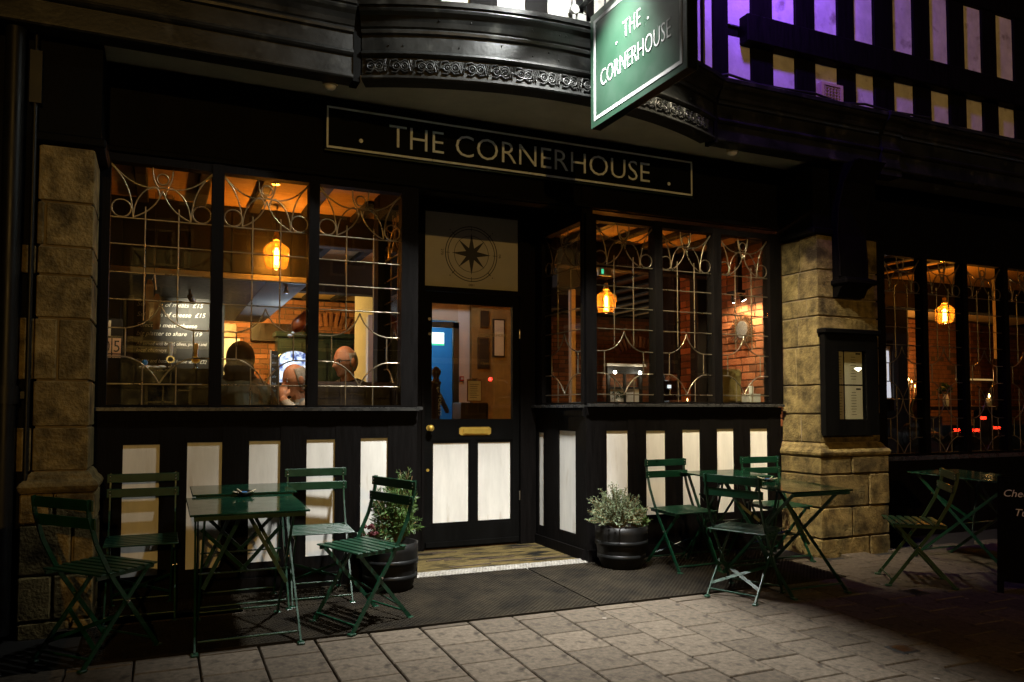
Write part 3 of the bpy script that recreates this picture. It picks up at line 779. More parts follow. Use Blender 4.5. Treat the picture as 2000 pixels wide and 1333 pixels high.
sweep([(BX1 + .035, -.565, 0, -1), (5.80, -.565, 0, -1)]).build('straight_moulding', M['cornice_paint'], t)
sweep([(6.04, -.565, 0, -1), (14, -.565, 0, -1)]).build('straight_moulding', M['cornice_paint'], t)
sweep(bow_path()).build('bow_moulding', M['cornice_paint'], t)
for (x0, x1, dy) in ((BX0 - .05, BX0 - .002, .0), (BX1 + .002, BX1 + .034, .0)):
    MB().box(x0, x1, -.56, -.44, 3.34, 3.87).build('corner_block', M['black_paint'], t)
sweep([(5.805, -.59, 0, -1), (6.035, -.59, 0, -1)]).build('pilaster_block', M['cornice_paint'], t)
MB().box(5.79, 6.05, -.58, -.435, 3.30, 3.351).build('pilaster_block', M['cornice_paint'], t)
# carved frieze: scrolls, rings and straps standing proud of the band
cv = MB()
def fr(sx, z, o_=-.006):
    a0 = math.asin((BX0 - BXC) / BR); a = a0 + sx / BR
    return (BXC + (BR + o_) * math.sin(a), BYC - (BR + o_) * math.cos(a), z)
alen = BR * (math.asin((BX1 - BXC) / BR) - math.asin((BX0 - BXC) / BR))
s0 = .03; pit = .165; zc = 3.443
while s0 + pit < alen:
    for dx, rr in ((.03, .024), (.082, .024)):
        cv.tube([fr(s0 + dx + rr * math.cos(q * math.pi / 6), zc + rr * math.sin(q * math.pi / 6)) for q in range(13)], .007, 5)
        cv.tube([fr(s0 + dx + rr * .4 * math.cos(q * math.pi / 3), zc + rr * .4 * math.sin(q * math.pi / 3)) for q in range(7)], .0055, 4)
    cv.tube([fr(s0 + .0, 3.482), fr(s0 + .03, 3.486), fr(s0 + .056, 3.462), fr(s0 + .082, 3.484), fr(s0 + .108, 3.478), fr(s0 + .122, 3.41)], .007, 5)
    cv.tube([fr(s0 + .0, 3.404), fr(s0 + .03, 3.4), fr(s0 + .056, 3.424), fr(s0 + .082, 3.402), fr(s0 + .11, 3.41)], .007, 5)
    cv.tube([fr(s0 + .118, 3.484), fr(s0 + .137, 3.404), fr(s0 + .156, 3.484)], .008, 5)
    cv.tube([fr(s0 + .128, 3.486), fr(s0 + .137, 3.452), fr(s0 + .146, 3.486)], .006, 5)
    cv.tube([fr(s0 + .108, 3.45), fr(s0 + .165, 3.438)], .006, 5)
    s0 += pit
cv.build('carving', M['cornice_paint'], t)
nl = MB()
for k in range(26):
    sx = random.uniform(.1, alen - .1); z = random.choice((3.58, 3.62, 3.73))
    p = fr(sx, z, -.006 if z < 3.7 else .04); nl.ball(p, .006, 6)
nl.build('nail_heads', M['pipe'], t)
t = thing('cable_run', 'thin black cables lying along the top of the cornice', 'cable', (2.6, -.7, 3.87))
b = MB()
pts = [(-2, -.6, 3.872)] + [(x, -.6 + .012 * math.sin(x * 9), 3.872 + .008 * math.sin(x * 7)) for x in (-1, 0, .6, 1.1)]
pts += [(p[0], p[1] - .0 + .02, 3.874 + .012 * math.sin(p[0] * 11)) for p in bow_path(24)] + [(x, -.6, 3.872 + .02 * math.sin(x * 8)) for x in (4.1, 4.4, 4.7, 5, 5.3, 5.6, 5.9, 6.4)]
b.tube(pts, .011, 5); b.build('cable', M['wire'], t)
sf = MB()
px_ = [(-2.5, -.52)] + [(BX0 - .04, -.52)] + [(p[0], p[1] + .04) for p in bow_path(24)] + [(BX1 + .03, -.52), (14, -.52)]
vs = []; 
for (x, y) in px_: vs += [(x, y, 3.366), (x, .043, 3.445), (x, .043, 3.475), (x, y, 3.395)]
fs = []
for i in range(len(px_) - 1):
    for j in range(4): fs.append((i * 4 + j, i * 4 + (j + 1) % 4, i * 4 + 4 + (j + 1) % 4, i * 4 + 4 + j))
sf.add(vs, fs)
t = thing('soffit', 'dull cream soffit under the bowed cornice', 'soffit', (2.6, -.3, 3.4)); sf.build('soffit_board', M['soffit_paint'], t)
for (x, lab) in ((.99, 'small round unlit soffit light left of the bow'), (4.3, 'small round unlit soffit light right of the hanging sign')):
    t = thing('soffit_light', lab, 'soffit light', (x, -.4, 3.36), group='unlit lights under the soffit')
    MB().tube([(x, -.4, 3.385), (x, -.4, 3.345)], .05, 18).build('housing', M['vent'], t)
    MB().lathe([(.04, 3.346), (.034, 3.33), (.018, 3.32), (.0, 3.318)], (x, -.4, 0), 16).build('lens', M['ceramic'], t)
# console bracket
t = thing('console_bracket', 'black scrolled console bracket on the right stone pillar', 'bracket', (5.52, -.45, 2.2))
prof = [(.0, 2.20), (.05, 2.20), (.09, 2.27), (.15, 2.30), (.16, 2.35), (.10, 2.37), (.10, 2.5), (.08, 2.75), (.10, 2.98), (.17, 3.18), (.27, 3.30), (.31, 3.34), (.0, 3.34)]
MB().prism(prof, (5.36, -.421, 0), (0, -1, 0), (0, 0, 1), (1, 0, 0), 0, .32).build('scroll', M['timber_paint'], t)
b = MB()
for x in (5.352, 5.672): b.tube([(x, -.421 - p[0] * .92, p[1]) for p in prof[5:12]], .012, 6)
b.build('edge_bead', M['timber_paint'], t)
MB().rbox(5.33, 5.71, -.60, -.421, 2.30, 2.345, .01).build('boss', M['timber_paint'], t)

# ------------------------------------------------------------------ upper timbered walls
t = thing('timbered_wall', 'half-timbered upper wall with white panels and black studs, washed purple on the right', 'timbered wall', (4, -.4, 3.87))
MB().box(-4, BX0 - .06, -.43, -.2, 3.865, 6.2).build('backing', M['timber_paint'], t)
MB().box(BX1 - .0, 14, -.43, -.2, 3.865, 6.2).build('backing', M['timber_paint'], t)
rp = [(4.215, 4.45), (4.685, 4.93), (5.155, 5.42), (5.63, 5.86), (6.11, 6.37), (6.60, 6.85), (7.08, 7.33), (7.55, 7.81), (8.03, 8.29), (8.5, 8.76), (8.98, 9.24)]
for k, (a, c) in enumerate(rp):
    MB().box(a - .01, c + .01, -.452, -.4305, 3.866 , 4.30).build('panel', M['white_render'], t)
    MB().box(a - .01, c + .01, -.4525, -.4305, 4.40, 5.16 if k > 0 else 5.2).build('panel', M['white_render'], t)
    c2 = rp[k + 1][0] if k < len(rp) - 1 else c + .22
    MB().rbox(c, c2, -.476 + random.uniform(-.004, .004), -.4306, 3.87, 4.24, .006).build('stud', M['timber_paint'], t)
    MB().rbox(c + .002, c2 - .002, -.474 + random.uniform(-.004, .004), -.4306, 4.47, 5.19, .006).build('stud', M['timber_paint'], t)
MB().rbox(4.345, 14, -.555, -.4307, 4.235, 4.472, .01).build('bressummer_beam', M['timber_paint'], t)
MB().rbox(4.1, 14, -.50, -.4307, 5.165, 5.42, .01).build('top_beam', M['timber_paint'], t)
MB().box(3.992, 4.062, -.452, -.4305, 3.866, 5.2).build('panel', M['white_render'], t)
MB().rbox(4.06, 4.213, -.475, -.4306, 3.87, 5.164, .006).build('stud', M['timber_paint'], t)
lpn = [(.80, .985), (.42, .61), (.05, .23), (-.33, -.15), (-.7, -.52)]
for (a, c) in lpn:
    MB().box(a, c, -.452, -.4305, 3.866, 5.2).build('panel', M['white_render'], t)
for a, c in [(.99, 1.09)] + [(lpn[i + 1][1], lpn[i][0]) for i in range(4)]:
    MB().rbox(a, c, -.476, -.4306, 3.87, 5.2, .006).build('stud', M['timber_paint'], t)
t = thing('bow_wall', 'bowed half-timbered wall with white panels glaring beside the hanging sign', 'timbered wall', (2.57, -.7, 3.87))
def arc_seg(x0, x1, o0, o1, z0, z1, n=3):
    b = MB(); vs = []; fs = []
    for i in range(n + 1):
        x = x0 + (x1 - x0) * i / n; a = math.asin((x - BXC) / BR)
        for (o_, z) in ((o0, z0), (o1, z0), (o1, z1), (o0, z1)): vs.append((BXC + (BR + o_) * math.sin(a), BYC - (BR + o_) * math.cos(a), z))
    for i in range(n):
        for j in range(4): fs.append((i * 4 + j, i * 4 + (j + 1) % 4, i * 4 + 4 + (j + 1) % 4, i * 4 + 4 + j))
    b.add(vs, fs); b.add(vs[:4], [(0, 1, 2, 3)]); b.add(vs[-4:], [(3, 2, 1, 0)])
    return b
arc_seg(BX0, BX1, -.3, -.13, 3.863, 6.2, 20).build('backing', M['timber_paint'], t)
bp_ = [(1.275, 1.465), (1.64, 1.83), (2.015, 2.22), (2.385, 2.585), (2.76, 2.96), (3.14, 3.34), (3.48, 3.64), (3.855, 3.975)]
pe = BX0
for (a, c) in bp_:
    arc_seg(a, c, -.1295, -.112, 3.866, 5.2).build('panel', M['white_render'], t)
    arc_seg(pe, a, -.1295, -.092 + random.uniform(-.003, .003), 3.864, 5.2).build('stud', M['timber_paint'], t); pe = c
arc_seg(pe, BX1, -.1295, -.092, 3.864, 5.2).build('stud', M['timber_paint'], t)
t = thing('vent_grille', 'small yellowed plastic vent grille on the upper wall', 'vent', (5.32, -.47, 3.86))
b = MB(); x0, x1, z0, z1 = 5.19, 5.44, 3.868, 4.06; yf = -.505
for (a, c, d, e) in ((x0, x1, z0, z0 + .028), (x0, x1, z1 - .022, z1), (x0, x0 + .03, z0 + .028, z1 - .022), (x1 - .03, x1, z0 + .028, z1 - .022)): b.box(a, c, yf, -.453, d, e)
b.build('frame', M['vent'], t)
MB().box(x0 + .03, x1 - .03, -.47, -.4535, z0 + .028, z1 - .022).build('duct', M['ink'], t)
for k in range(5):
    z = z0 + .045 + k * .027; MB().bar((x0 + .03, yf + .014, z), (x1 - .03, yf + .014, z), .02, .005, (0, .6, 1)).build('slat', M['vent'], t)
b = MB()
for k in range(5): b.box(x0 + .05 + k * .036, x0 + .056 + k * .036, yf + .006, yf + .012, z0 + .03, z1 - .024)
b.build('crossbars', M['vent'], t)
t = thing('junction_box', 'grey electrical junction box and conduit on the bowed wall beside the hanging sign', 'junction box', (2.57, -.83, 3.9))
yb_ = bow_y(2.57, -.092)
b = MB(); b.tube([(2.575, yb_ - .015, 3.985), (2.575, yb_ - .05, 3.985)], .034, 18); b.build('round_box', M['conduit'], t)
MB().tube([(2.575, yb_ - .03, 3.88), (2.575, yb_ - .03, 4.6)], .013, 10).build('conduit', M['conduit'], t)
MB().tube([(2.66, yb_ - .03, 3.97), (2.66, yb_ - .03, 4.6)], .012, 10).build('conduit', M['conduit'], t)
MB().rbox(2.60, 2.668, yb_ - .045, yb_ - .002, 3.90, 3.965, .006).build('square_box', M['conduit'], t)
MB().tube([(2.575, yb_ - .03, 3.88), (2.58, yb_ - .06, 3.84), (2.64, yb_ - .13, 3.86), (2.70, yb_ - .14, 3.89)], .008, 6).build('flex', M['conduit'], t)

# ------------------------------------------------------------------ hanging sign with floodlights
HS = thing('hanging_sign', 'green double-sided hanging sign THE CORNERHOUSE lit from above', 'hanging sign', (2.64, -1.55, 3.085))
hx0, hx1 = 2.600, 2.672; hy0, hy1 = -1.024, -2.078; hz0, hz1 = 3.086, 3.853
MB().rbox(hx0 + .006, hx1 - .006, hy1 + .002, hy0 - .002, hz0, hz1, .003).build('edge_frame', M['sign_dark'], HS)
for (xa, xb) in ((hx0, hx0 + .0055), (hx1 - .0055, hx1)):
    MB().box(xa, xb, hy1, hy0, hz0 + .001, hz1 - .001).build('face', M['sign_green'], HS)
for side in (0, 1):
    xf = hx0 if side == 0 else hx1; sx = -1 if side == 0 else 1
    b = MB(); i0 = .042; w = .022
    xa, xb = sorted((xf + sx * .0003, xf + sx * .0025))
    ya, yb2, za, zb2 = hy1 + i0, hy0 - i0, hz0 + i0, hz1 - i0 - .008
    b.box(xa, xb, ya, yb2, za, za + w); b.box(xa, xb, ya, yb2, zb2 - w, zb2)
    b.box(xa, xb, ya, ya + w, za + w, zb2 - w); b.box(xa, xb, yb2 - w, yb2, za + w, zb2 - w)
    b.build('border', M['sign_white'], HS)
    b = MB()
    if side == 0:
        O = lambda y, z: (xf - .002, y, z); U = (0, -1, 0)
    else:
        O = lambda y, z: (xf + .002, -3.1 - y, z); U = (0, 1, 0)
    put_text(b, 'CORNERHOUSE', O(-1.158, 3.325), U, (0, 0, 1), .112, .775, .0012, thin=.013)
    b.build('lettering', M['sign_white'], HS); b = MB()
    put_text(b, 'THE', O(-1.432, 3.528), U, (0, 0, 1), .108, .195, .0012, thin=.013)
    b.build('lettering', M['sign_white'], HS)
    for y in (-1.352, -1.705):
        MB().disc((xf + sx * .0003, y if side == 0 else -3.1 - y, 3.533), .0085, (sx, 0, 0), .0022, 12).build('dot', M['sign_white'], HS)
MB().tube([(2.636, -.80, 4.02), (2.636, -2.12, 4.02)], .018, 10).build('arm', M['pipe'], HS)
for y in (-1.15, -1.95): MB().tube([(2.636, y, 4.02), (2.636, y, 3.85)], .007, 8).build('hanger', M['pipe'], HS)
MB().box(2.58, 2.69, -.82, -.79, 3.92, 4.12).build('wall_plate', M['pipe'], HS)

def flood(name, label, pos, aim, power, color, lens, w=.3, h=.10, spread=180):
    p = Vector(pos); dv = (Vector(aim) - p).normalized()
    t = thing(name, label, 'floodlight', pos)
    q = dv.to_track_quat('-Z', 'Y').to_matrix()
    def L_(x, y, z): return p + q @ Vector((x, y, z))
    b = MB(); b.hexa([L_(-w / 2, -h / 2, .0), L_(w / 2, -h / 2, .0), L_(w / 2, h / 2, .0), L_(-w / 2, h / 2, .0), L_(-w / 2 * .8, -h / 2 * .7, .07), L_(w / 2 * .8, -h / 2 * .7, .07), L_(w / 2 * .8, h / 2 * .7, .07), L_(-w / 2 * .8, h / 2 * .7, .07)])
    b.build('housing', M['pipe'], t)
    b = MB(); b.hexa([L_(-w / 2 + .01, -h / 2 + .01, -.006), L_(w / 2 - .01, -h / 2 + .01, -.006), L_(w / 2 - .01, h / 2 - .01, -.006), L_(-w / 2 + .01, h / 2 - .01, -.006), L_(-w / 2 + .01, -h / 2 + .01, -.001), L_(w / 2 - .01, -h / 2 + .01, -.001), L_(w / 2 - .01, h / 2 - .01, -.001), L_(-w / 2 + .01, h / 2 - .01, -.001)])
    b.build('lens', lens, t)
    lamp('flood_lamp', 'AREA', p + dv * .012, power, color, t, Vector(aim), shape='RECTANGLE', size=w * .9, size_y=h * .8, spread=R(spread))
    return t
FL = flood('sign_floodlight', 'white floodlight above the street face of the hanging sign, left side', (2.30, -1.50, 4.10), (2.80, -.80, .0), 128, (1.0, 0.99, 0.95), E['lamp_white'], spread=78)
lamp('added_sign_wash', 'AREA', (2.46, -1.42, 3.99), 1.1, (0.95, 1.0, 0.96), FL, (2.60, -1.50, 3.5), shape='RECTANGLE', size=.95, size_y=.05)  # added lamp without a fitting, brightens the sign face
MB().tube([(2.30, -1.50, 4.14), (2.45, -1.5, 4.16), (2.636, -1.5, 4.03)], .01, 8).build('swan_neck', M['pipe'], FL)
FR_ = flood('sign_floodlight', 'white floodlight above the far face of the hanging sign, right side', (2.96, -1.5, 4.10), (4.65, -.1, 1.25), 34, (1.0, 0.86, 0.6), E['lamp_white'], spread=52)
MB().tube([(2.96, -1.50, 4.14), (2.8, -1.5, 4.16), (2.636, -1.5, 4.03)], .01, 8).build('swan_neck', M['pipe'], FR_)
FW = flood('added_wall_floodlight', 'added white floodlight on a long arm, brightening the bowed cornice and wall', (2.22, -1.72, 4.38), (2.12, -.9, 3.62), 34, (0.97, 1.0, 0.96), E['lamp_white'], .12, .08, 115)  # added beside the sign lamps to light the cornice and white panels
MB().tube([(2.22, -1.72, 4.44), (2.25, -1.2, 4.62), (2.25, -.8, 4.62)], .01, 8).build('swan_neck', M['pipe'], FW)
FP = flood('purple_floodlight', 'purple floodlight washing the timbered wall right of the hanging sign', (4.12, -1.3, 5.35), (4.85, -.42, 4.8), 36, (0.24, 0.075, 1.0), E['lamp_purple'], spread=150)
MB().tube([(4.12, -1.3, 5.42), (4.12, -.5, 5.5)], .012, 8).build('bracket_arm', M['pipe'], FP)

# ------------------------------------------------------------------ menu case on the pillar
t = thing('menu_case', 'black glazed menu case with paper menus on the right stone pillar', 'menu case', (5.5, -.45, 1.0))
mx0, mx1, mz0, mz1 = 5.175, 5.80, .995, 1.87; yf = -.48
MB().box(mx0 + .02, mx1 - .02, -.45, -.4235, mz0 + .02, mz1 - .02).build('back_board', M['black_paint'], t)
gx0, gx1, gz0, gz1 = 5.335, 5.66, 1.135, 1.73
for (a, c, d, e) in ((mx0, gx0, mz0, mz1), (gx1, mx1, mz0, mz1), (gx0, gx1, mz0, gz0), (gx0, gx1, gz1, mz1)):
    MB().box(a, c, yf - .02, -.4505, d, e).build('frame', M['black_paint'], t)
MB().rbox(mx0 - .02, mx1 + .02, yf - .05, -.424, mz1 + .001, mz1 + .045, .008).build('hood', M['black_paint'], t)
xs = [(5.30, 5.432), (5.447, 5.655)]; zs_ = [(1.13, 1.425), (1.438, 1.735)]
for (a, c) in xs:
    for (d, e) in zs_:
        pp = MB().box(a, c, -.4535, -.4515, d, e).build('menu_sheet', M['paper'], t)
        b = MB()
        b.box(c - .075 if a > 5.4 else a + .03, c - .02 if a > 5.4 else c - .05, -.4545, -.4537, e - .035, e - .02)
        for k in range(9):
            z = e - .06 - k * .024; L_ = random.uniform(.03, .07); xm = (max(a, 5.335) + c) / 2
            b.box(xm - L_ / 2, xm + L_ / 2, -.4545, -.4537, z, z + .004)
        b.build('print', M['ink'], pp)
MB().box(gx0 + .001, gx1 - .001, yf - .01, yf - .006, gz0 + .001, gz1 - .001).build('pane', M['window_glass'], t)

# ------------------------------------------------------------------ bistro chairs
def make_chair(label, x, y, rot, group='green folding bistro chairs'):
    t = thing('bistro_chair', label, 'chair', (x, y, gz(y)), (0, 0, 0), group)
    G = M['green_metal']; hw = .185
    for s in (-1, 1):
        b = MB(); xx = s * hw
        pts = [(xx, .225, .825), (xx, .215, .74), (xx, .17, .60), (xx, .105, .475), (xx, .06, .40), (xx, -.215, .012)]
        for i in range(len(pts) - 1): b.bar(pts[i], pts[i + 1], .009, .022, (0, 1, .3))
        b.build('back_upright', G, t, True)
        b = MB(); xi = s * (hw - .02)
        b.bar((xi, -.17, .44), (xi, .215, .012), .009, .022, (0, 1, .3)); b.build('rear_leg', G, t, True)
        MB().rbox(xx - .016, xx + .016, -.245, -.2, .0, .014, .004).build('foot', G, t, True)
        MB().rbox(xi - .016, xi + .016, .2, .24, .0, .014, .004).build('foot', G, t, True)
        MB().tube([(xx - .013 * s, -.02, .2865), (xx + .012 * s, -.02, .2865)], .007, 8).build('pivot', M['rivet'], t, True)
        MB().bar((s * (hw - .01), -.19, .432), (s * (hw - .01), .16, .432), .01, .02).build('seat_rail', G, t, True)
    for (z, yy) in ((.795, .2235), (.705, .2055)):
        sl_ = MB().rbox(-.205, .205, yy - .017, yy - .006, z - .027, z + .027, .003).build('back_slat', G, t, True)
        for s in (-1, 1):
            for dz in (-.01, .01): MB().ball((s * hw, yy - .018, z + dz), .0045, 6).build('rivet', M['rivet'], sl_, True)
    for k in range(7):
        yy = -.18 + k * .053
        MB().rbox(-.2, .2, yy - .0185, yy + .0185, .443, .452, .003).build('seat_slat', G, t, True)
    MB().tube([(-hw, -.2, .05), (hw, -.2, .05)], .006, 6).build('stretcher', G, t, True)
    MB().tube([(-hw + .02, .185, .052), (hw - .02, .185, .052)], .006, 6).build('stretcher', G, t, True)
    for s in (-1, 1):
        MB().bar((s * (hw - .02), .15 + .002 * s, .085), (-s * (hw - .02), .03 + .002 * s, .22), .022, .004, (0, 1, .9)).build('cross_brace', G, t, True)
    t.rotation_euler = (math.atan(GZ) * math.cos(R(rot)), -math.atan(GZ) * math.sin(R(rot)) * -1, R(rot))
    return t
chair0 = make_chair('green folding chair against the dado, right of the left-hand table', .975, -.26, -3)
def chair(label, x, y, rot):
    c = copy_tree(chair0); c.location = (x, y, gz(y)); c['label'] = label
    n = Vector((0, -GZ, 1)).normalized()
    q = Vector((0, 0, 1)).rotation_difference(n).to_matrix() @ Matrix.Rotation(R(rot), 3, 'Z')
    c.rotation_euler = q.to_euler(); return c
chair('green folding chair in front of the left plant pot, turned to the left table', 1.125, -.88, -66)
chair('green folding chair with its back to the dado, just right of the right plant pot', 3.77, -.37, 2)
chair('green folding chair nearest the kerb, turned towards the right-hand table', 3.65, -1.24, 117)
chair('green folding chair half hidden behind the right-hand table by the stone pillar', 4.70, -.40, -2)
chair('dim green folding chair behind the left end of the left-hand table', -.08, -.26, 0)
chair('barely lit folding chair at the far left in front of the left pillar', -.27, -.95, 134)
chair('barely lit folding chair standing alone in the dark right of the stone pillar', 5.08, -1.42, -128)

# ------------------------------------------------------------------ bistro tables
def make_table(label, x, y, w, d, h, tilt=True):
    t = thing('bistro_table', label, 'table', (x, y, gz(y)), (math.atan(GZ), 0, 0), 'green folding bistro tables')
    MB().rbox(-w / 2, w / 2, -d / 2, d / 2, h - .012, h, .003).build('tabletop', M['green_top'], t, True)
    for (x0, x1, y0, y1) in ((-w / 2 + .02, w / 2 - .02, -d / 2 + .01, -d / 2 + .016), (-w / 2 + .02, w / 2 - .02, d / 2 - .016, d / 2 - .01)): MB().box(x0, x1, y0, y1, h - .035, h - .0125).build('apron', M['green_metal'], t, True)
    G = M['green_metal']
    for s in (-1, 1):
        xo = s * (w / 2 - .05); xi = s * (w / 2 - .075)
        MB().bar((xo, d / 2 - .06, h - .02), (xo + s * .015, -d / 2 + .02, .01), .01, .022, (0, 1, .5)).build('leg', G, t, True)
        MB().bar((xi, -d / 2 + .06, h - .02), (xi, d / 2 - .02, .01), .01, .022, (0, 1, .5)).build('leg', G, t, True)
        MB().rbox(xo + s * .015 - .018, xo + s * .015 + .018, -d / 2 - .01, -d / 2 + .035, 0, .014, .004).build('foot', G, t, True)
        MB().rbox(xi - .018, xi + .018, d / 2 - .035, d / 2 + .01, 0, .014, .004).build('foot', G, t, True)
        MB().bar((s * (w / 2 - .08), d / 2 - .17, h - .16), (-s * .02, .05, .33), .022, .005, (0, 1, .3)).build('brace', G, t, True)
        MB().bar((s * .0, .03 + s * .004, h - .03), (s * (w / 2 - .08), -.08 + s * .004, .28), .022, .005, (0, 1, .3)).build('brace', G, t, True)
    MB().tube([(-w / 2 + .05, -d / 2 + .05, .06), (w / 2 - .05, -d / 2 + .05, .06)], .006, 6).build('stretcher', G, t, True)
    MB().tube([(-w / 2 + .07, d / 2 - .05, .06), (w / 2 - .07, d / 2 - .05, .06)], .006, 6).build('stretcher', G, t, True)
    MB().bar((-w / 2 + .06, .0, .345), (w / 2 - .06, .0, .345), .02, .006).build('mid_rail', G, t, True)
    return t
make_table('green metal table nearer the kerb on the left, bare top', .452, -.86, .60, .66, .72)
make_table('green metal table behind it on the left, against the dado', .487, -.30, .60, .44, .735)
make_table('green metal table nearer the kerb on the right, corner by the pillar', 4.115, -1.08, .55, .80, .715)
make_table('green metal table behind it on the right, against the dado', 4.16, -.42, .55, .50, .72)
def ashtray(label, x, y, z):
    t = thing('ashtray', label, 'ashtray', (x, y, z), (math.atan(GZ), 0, 0), 'ashtrays on the green tables')
    MB().lathe([(.0, .003), (.03, .003), (.05, .014), (.062, .022), (.064, .024), (.05, .017), (.03, .006), (.0, .006)], (0, 0, 0), 20).build('dish', M['steel'], t, True)
    for k in range(4):
        a = k * 1.7; MB().tube([(.02 * math.cos(a), .02 * math.sin(a), .012), (.075 * math.cos(a + .3), .075 * math.sin(a + .3), .03)], .004, 6).build('cigarette_end', M['paper'], t, True)
    MB().rbox(-.012, .02, -.01, .012, .008, .022, .002).build('lighter', M['blue_paint'], t, True)
ashtray('small metal ashtray with butts on the left-hand table', .472, -.56, .7235 + gz(-.56))
ashtray('small metal ashtray with butts on the right-hand table', 4.121, -.95, .716 + gz(-.95))

# ------------------------------------------------------------------ plants in half barrels
def barrel(name, label, x, y, r0, r1, h):
    t = thing(name, label, 'plant pot', (x, y, gz(y)), (0, 0, 0), 'black barrel plant pots by the door')
    pr = [(.0, .0), (r1 * .93, .0), (r1 * .97, .01)] + [(r1 + (r0 - r1) * (k / 6) + .012 * math.sin(math.pi * k / 6), h * k / 6) for k in range(1, 7)] + [(r0 - .022, h), (r0 - .025, h - .04), (.0, h - .045)]
    MB().lathe(pr, (0, 0, 0), 28).build('tub', M['pot_black'], t, True)
    for z in (.3, .62):
        rr = r1 + (r0 - r1) * z + .012 * math.sin(math.pi * z) + .003
        MB().lathe([(rr - .004, h * z - .018), (rr + .004, h * z - .016), (rr + .004, h * z + .016), (rr - .004, h * z + .018)], (0, 0, 0), 28).build('hoop', M['pipe'], t, True)
    MB().lathe([(.0, h - .03), (r0 - .03, h - .036)], (0, 0, 0), 20).build('soil', M['soil'], t, True)
    return t
barrel('barrel_pot', 'black barrel pot left of the door holding a needle-leaved shrub', 1.46, -.225, .195, .155, .32)
barrel('barrel_pot', 'black barrel pot right of the door holding a pale round shrub', 3.315, -.22, .205, .16, .325)
def leaf(b, p, d, L_, w, up=Vector((0, 0, 1)), mi=0):
    d = d.normalized(); a = d.cross(up)
    if a.length < .05: a = d.cross(Vector((1, 0, 0)))
    a = a.normalized() * w / 2; n = a.cross(d).normalized() * w * .25
    q = p + d * L_ * .5
    b.add([p, q + a + n, p + d * L_, q - a + n, q], [(0, 4, 1), (1, 4, 2), (2, 4, 3), (3, 4, 0)], mi)
def rdir(zmin=-.3):
    while True:
        v = Vector((random.gauss(0, 1), random.gauss(0, 1), random.gauss(0, 1)))
        if v.length > .1:
            v.normalize()
            if v.z > zmin: return v
def shrub(name, label, cat, c, rx, ry, rz, nst, nl, L_, w, m, lean=(0, 0, 0), needle=True):
    t = thing(name, label, cat, c)
    c = Vector(c); st_ = MB(); lf = MB()
    for k in range(nst):
        d = rdir(.15); tip = c + Vector((d.x * rx, d.y * ry, d.z * rz)) * random.uniform(.72, 1.12) + Vector(lean) * random.random()
        tip.y = min(tip.y, -.05)
        mid = c + (tip - c) * .5 + Vector((random.uniform(-.03, .03), random.uniform(-.03, .03), .02))
        st_.tube([c + Vector((d.x * .03, d.y * .03, 0)), mid, tip], [.005, .0035, .0015], 4)
        for j in range(nl):
            u = .25 + .75 * (j + random.random()) / nl
            p = (c.lerp(mid, u * 2) if u < .5 else mid.lerp(tip, u * 2 - 1))
            ax = (tip - mid).normalized(); dd = (ax * .7 + rdir(-1) * .9)
            p2 = p + rdir(-1) * random.uniform(0, .018)
            leaf(lf, p2, dd, L_ * random.uniform(.6, 1.2), w * random.uniform(.7, 1.2), rdir(-1))
    st_.build('stems', M['stem'], t)
    o = lf.build('foliage', m, t); o['kind'] = 'stuff'
    return t
shrub('shrub', 'feathery dark green shrub in the left barrel pot behind the chair', 'shrub', (1.50, -.22, .30), .19, .15, .46, 110, 50, .042, .0095, M['leaf_dark'], (.03, 0, .03))
t = shrub('flowering_plant', 'low dark plant with deep red flower heads in the left barrel pot', 'flowering plant', (1.36, -.29, .29), .13, .11, .17, 24, 7, .06, .028, M['leaf_broad'], (-.03, 0, 0))
b = MB()
for k in range(12):
    p = Vector((1.34 + random.uniform(-.1, .1), -.31 + random.uniform(-.07, .07), .40 + random.uniform(-.02, .09)))
    for j in range(14): b.ball(p + rdir(-.5) * .017, .0075, 5)
o = b.build('flower_heads', M['flower'], t); o['kind'] = 'stuff'
shrub('shrub', 'pale grey-green rounded shrub in the right barrel pot', 'shrub', (3.27, -.24, .31), .25, .19, .31, 150, 56, .021, .0085, M['leaf_pale'], (-.03, -.01, 0))
shrub('shrub', 'small bright leafy plant at the right edge of the right barrel pot', 'plant', (3.43, -.26, .31), .11, .11, .15, 40, 22, .024, .014, M['leaf_dark'], (.03, 0, -.02))

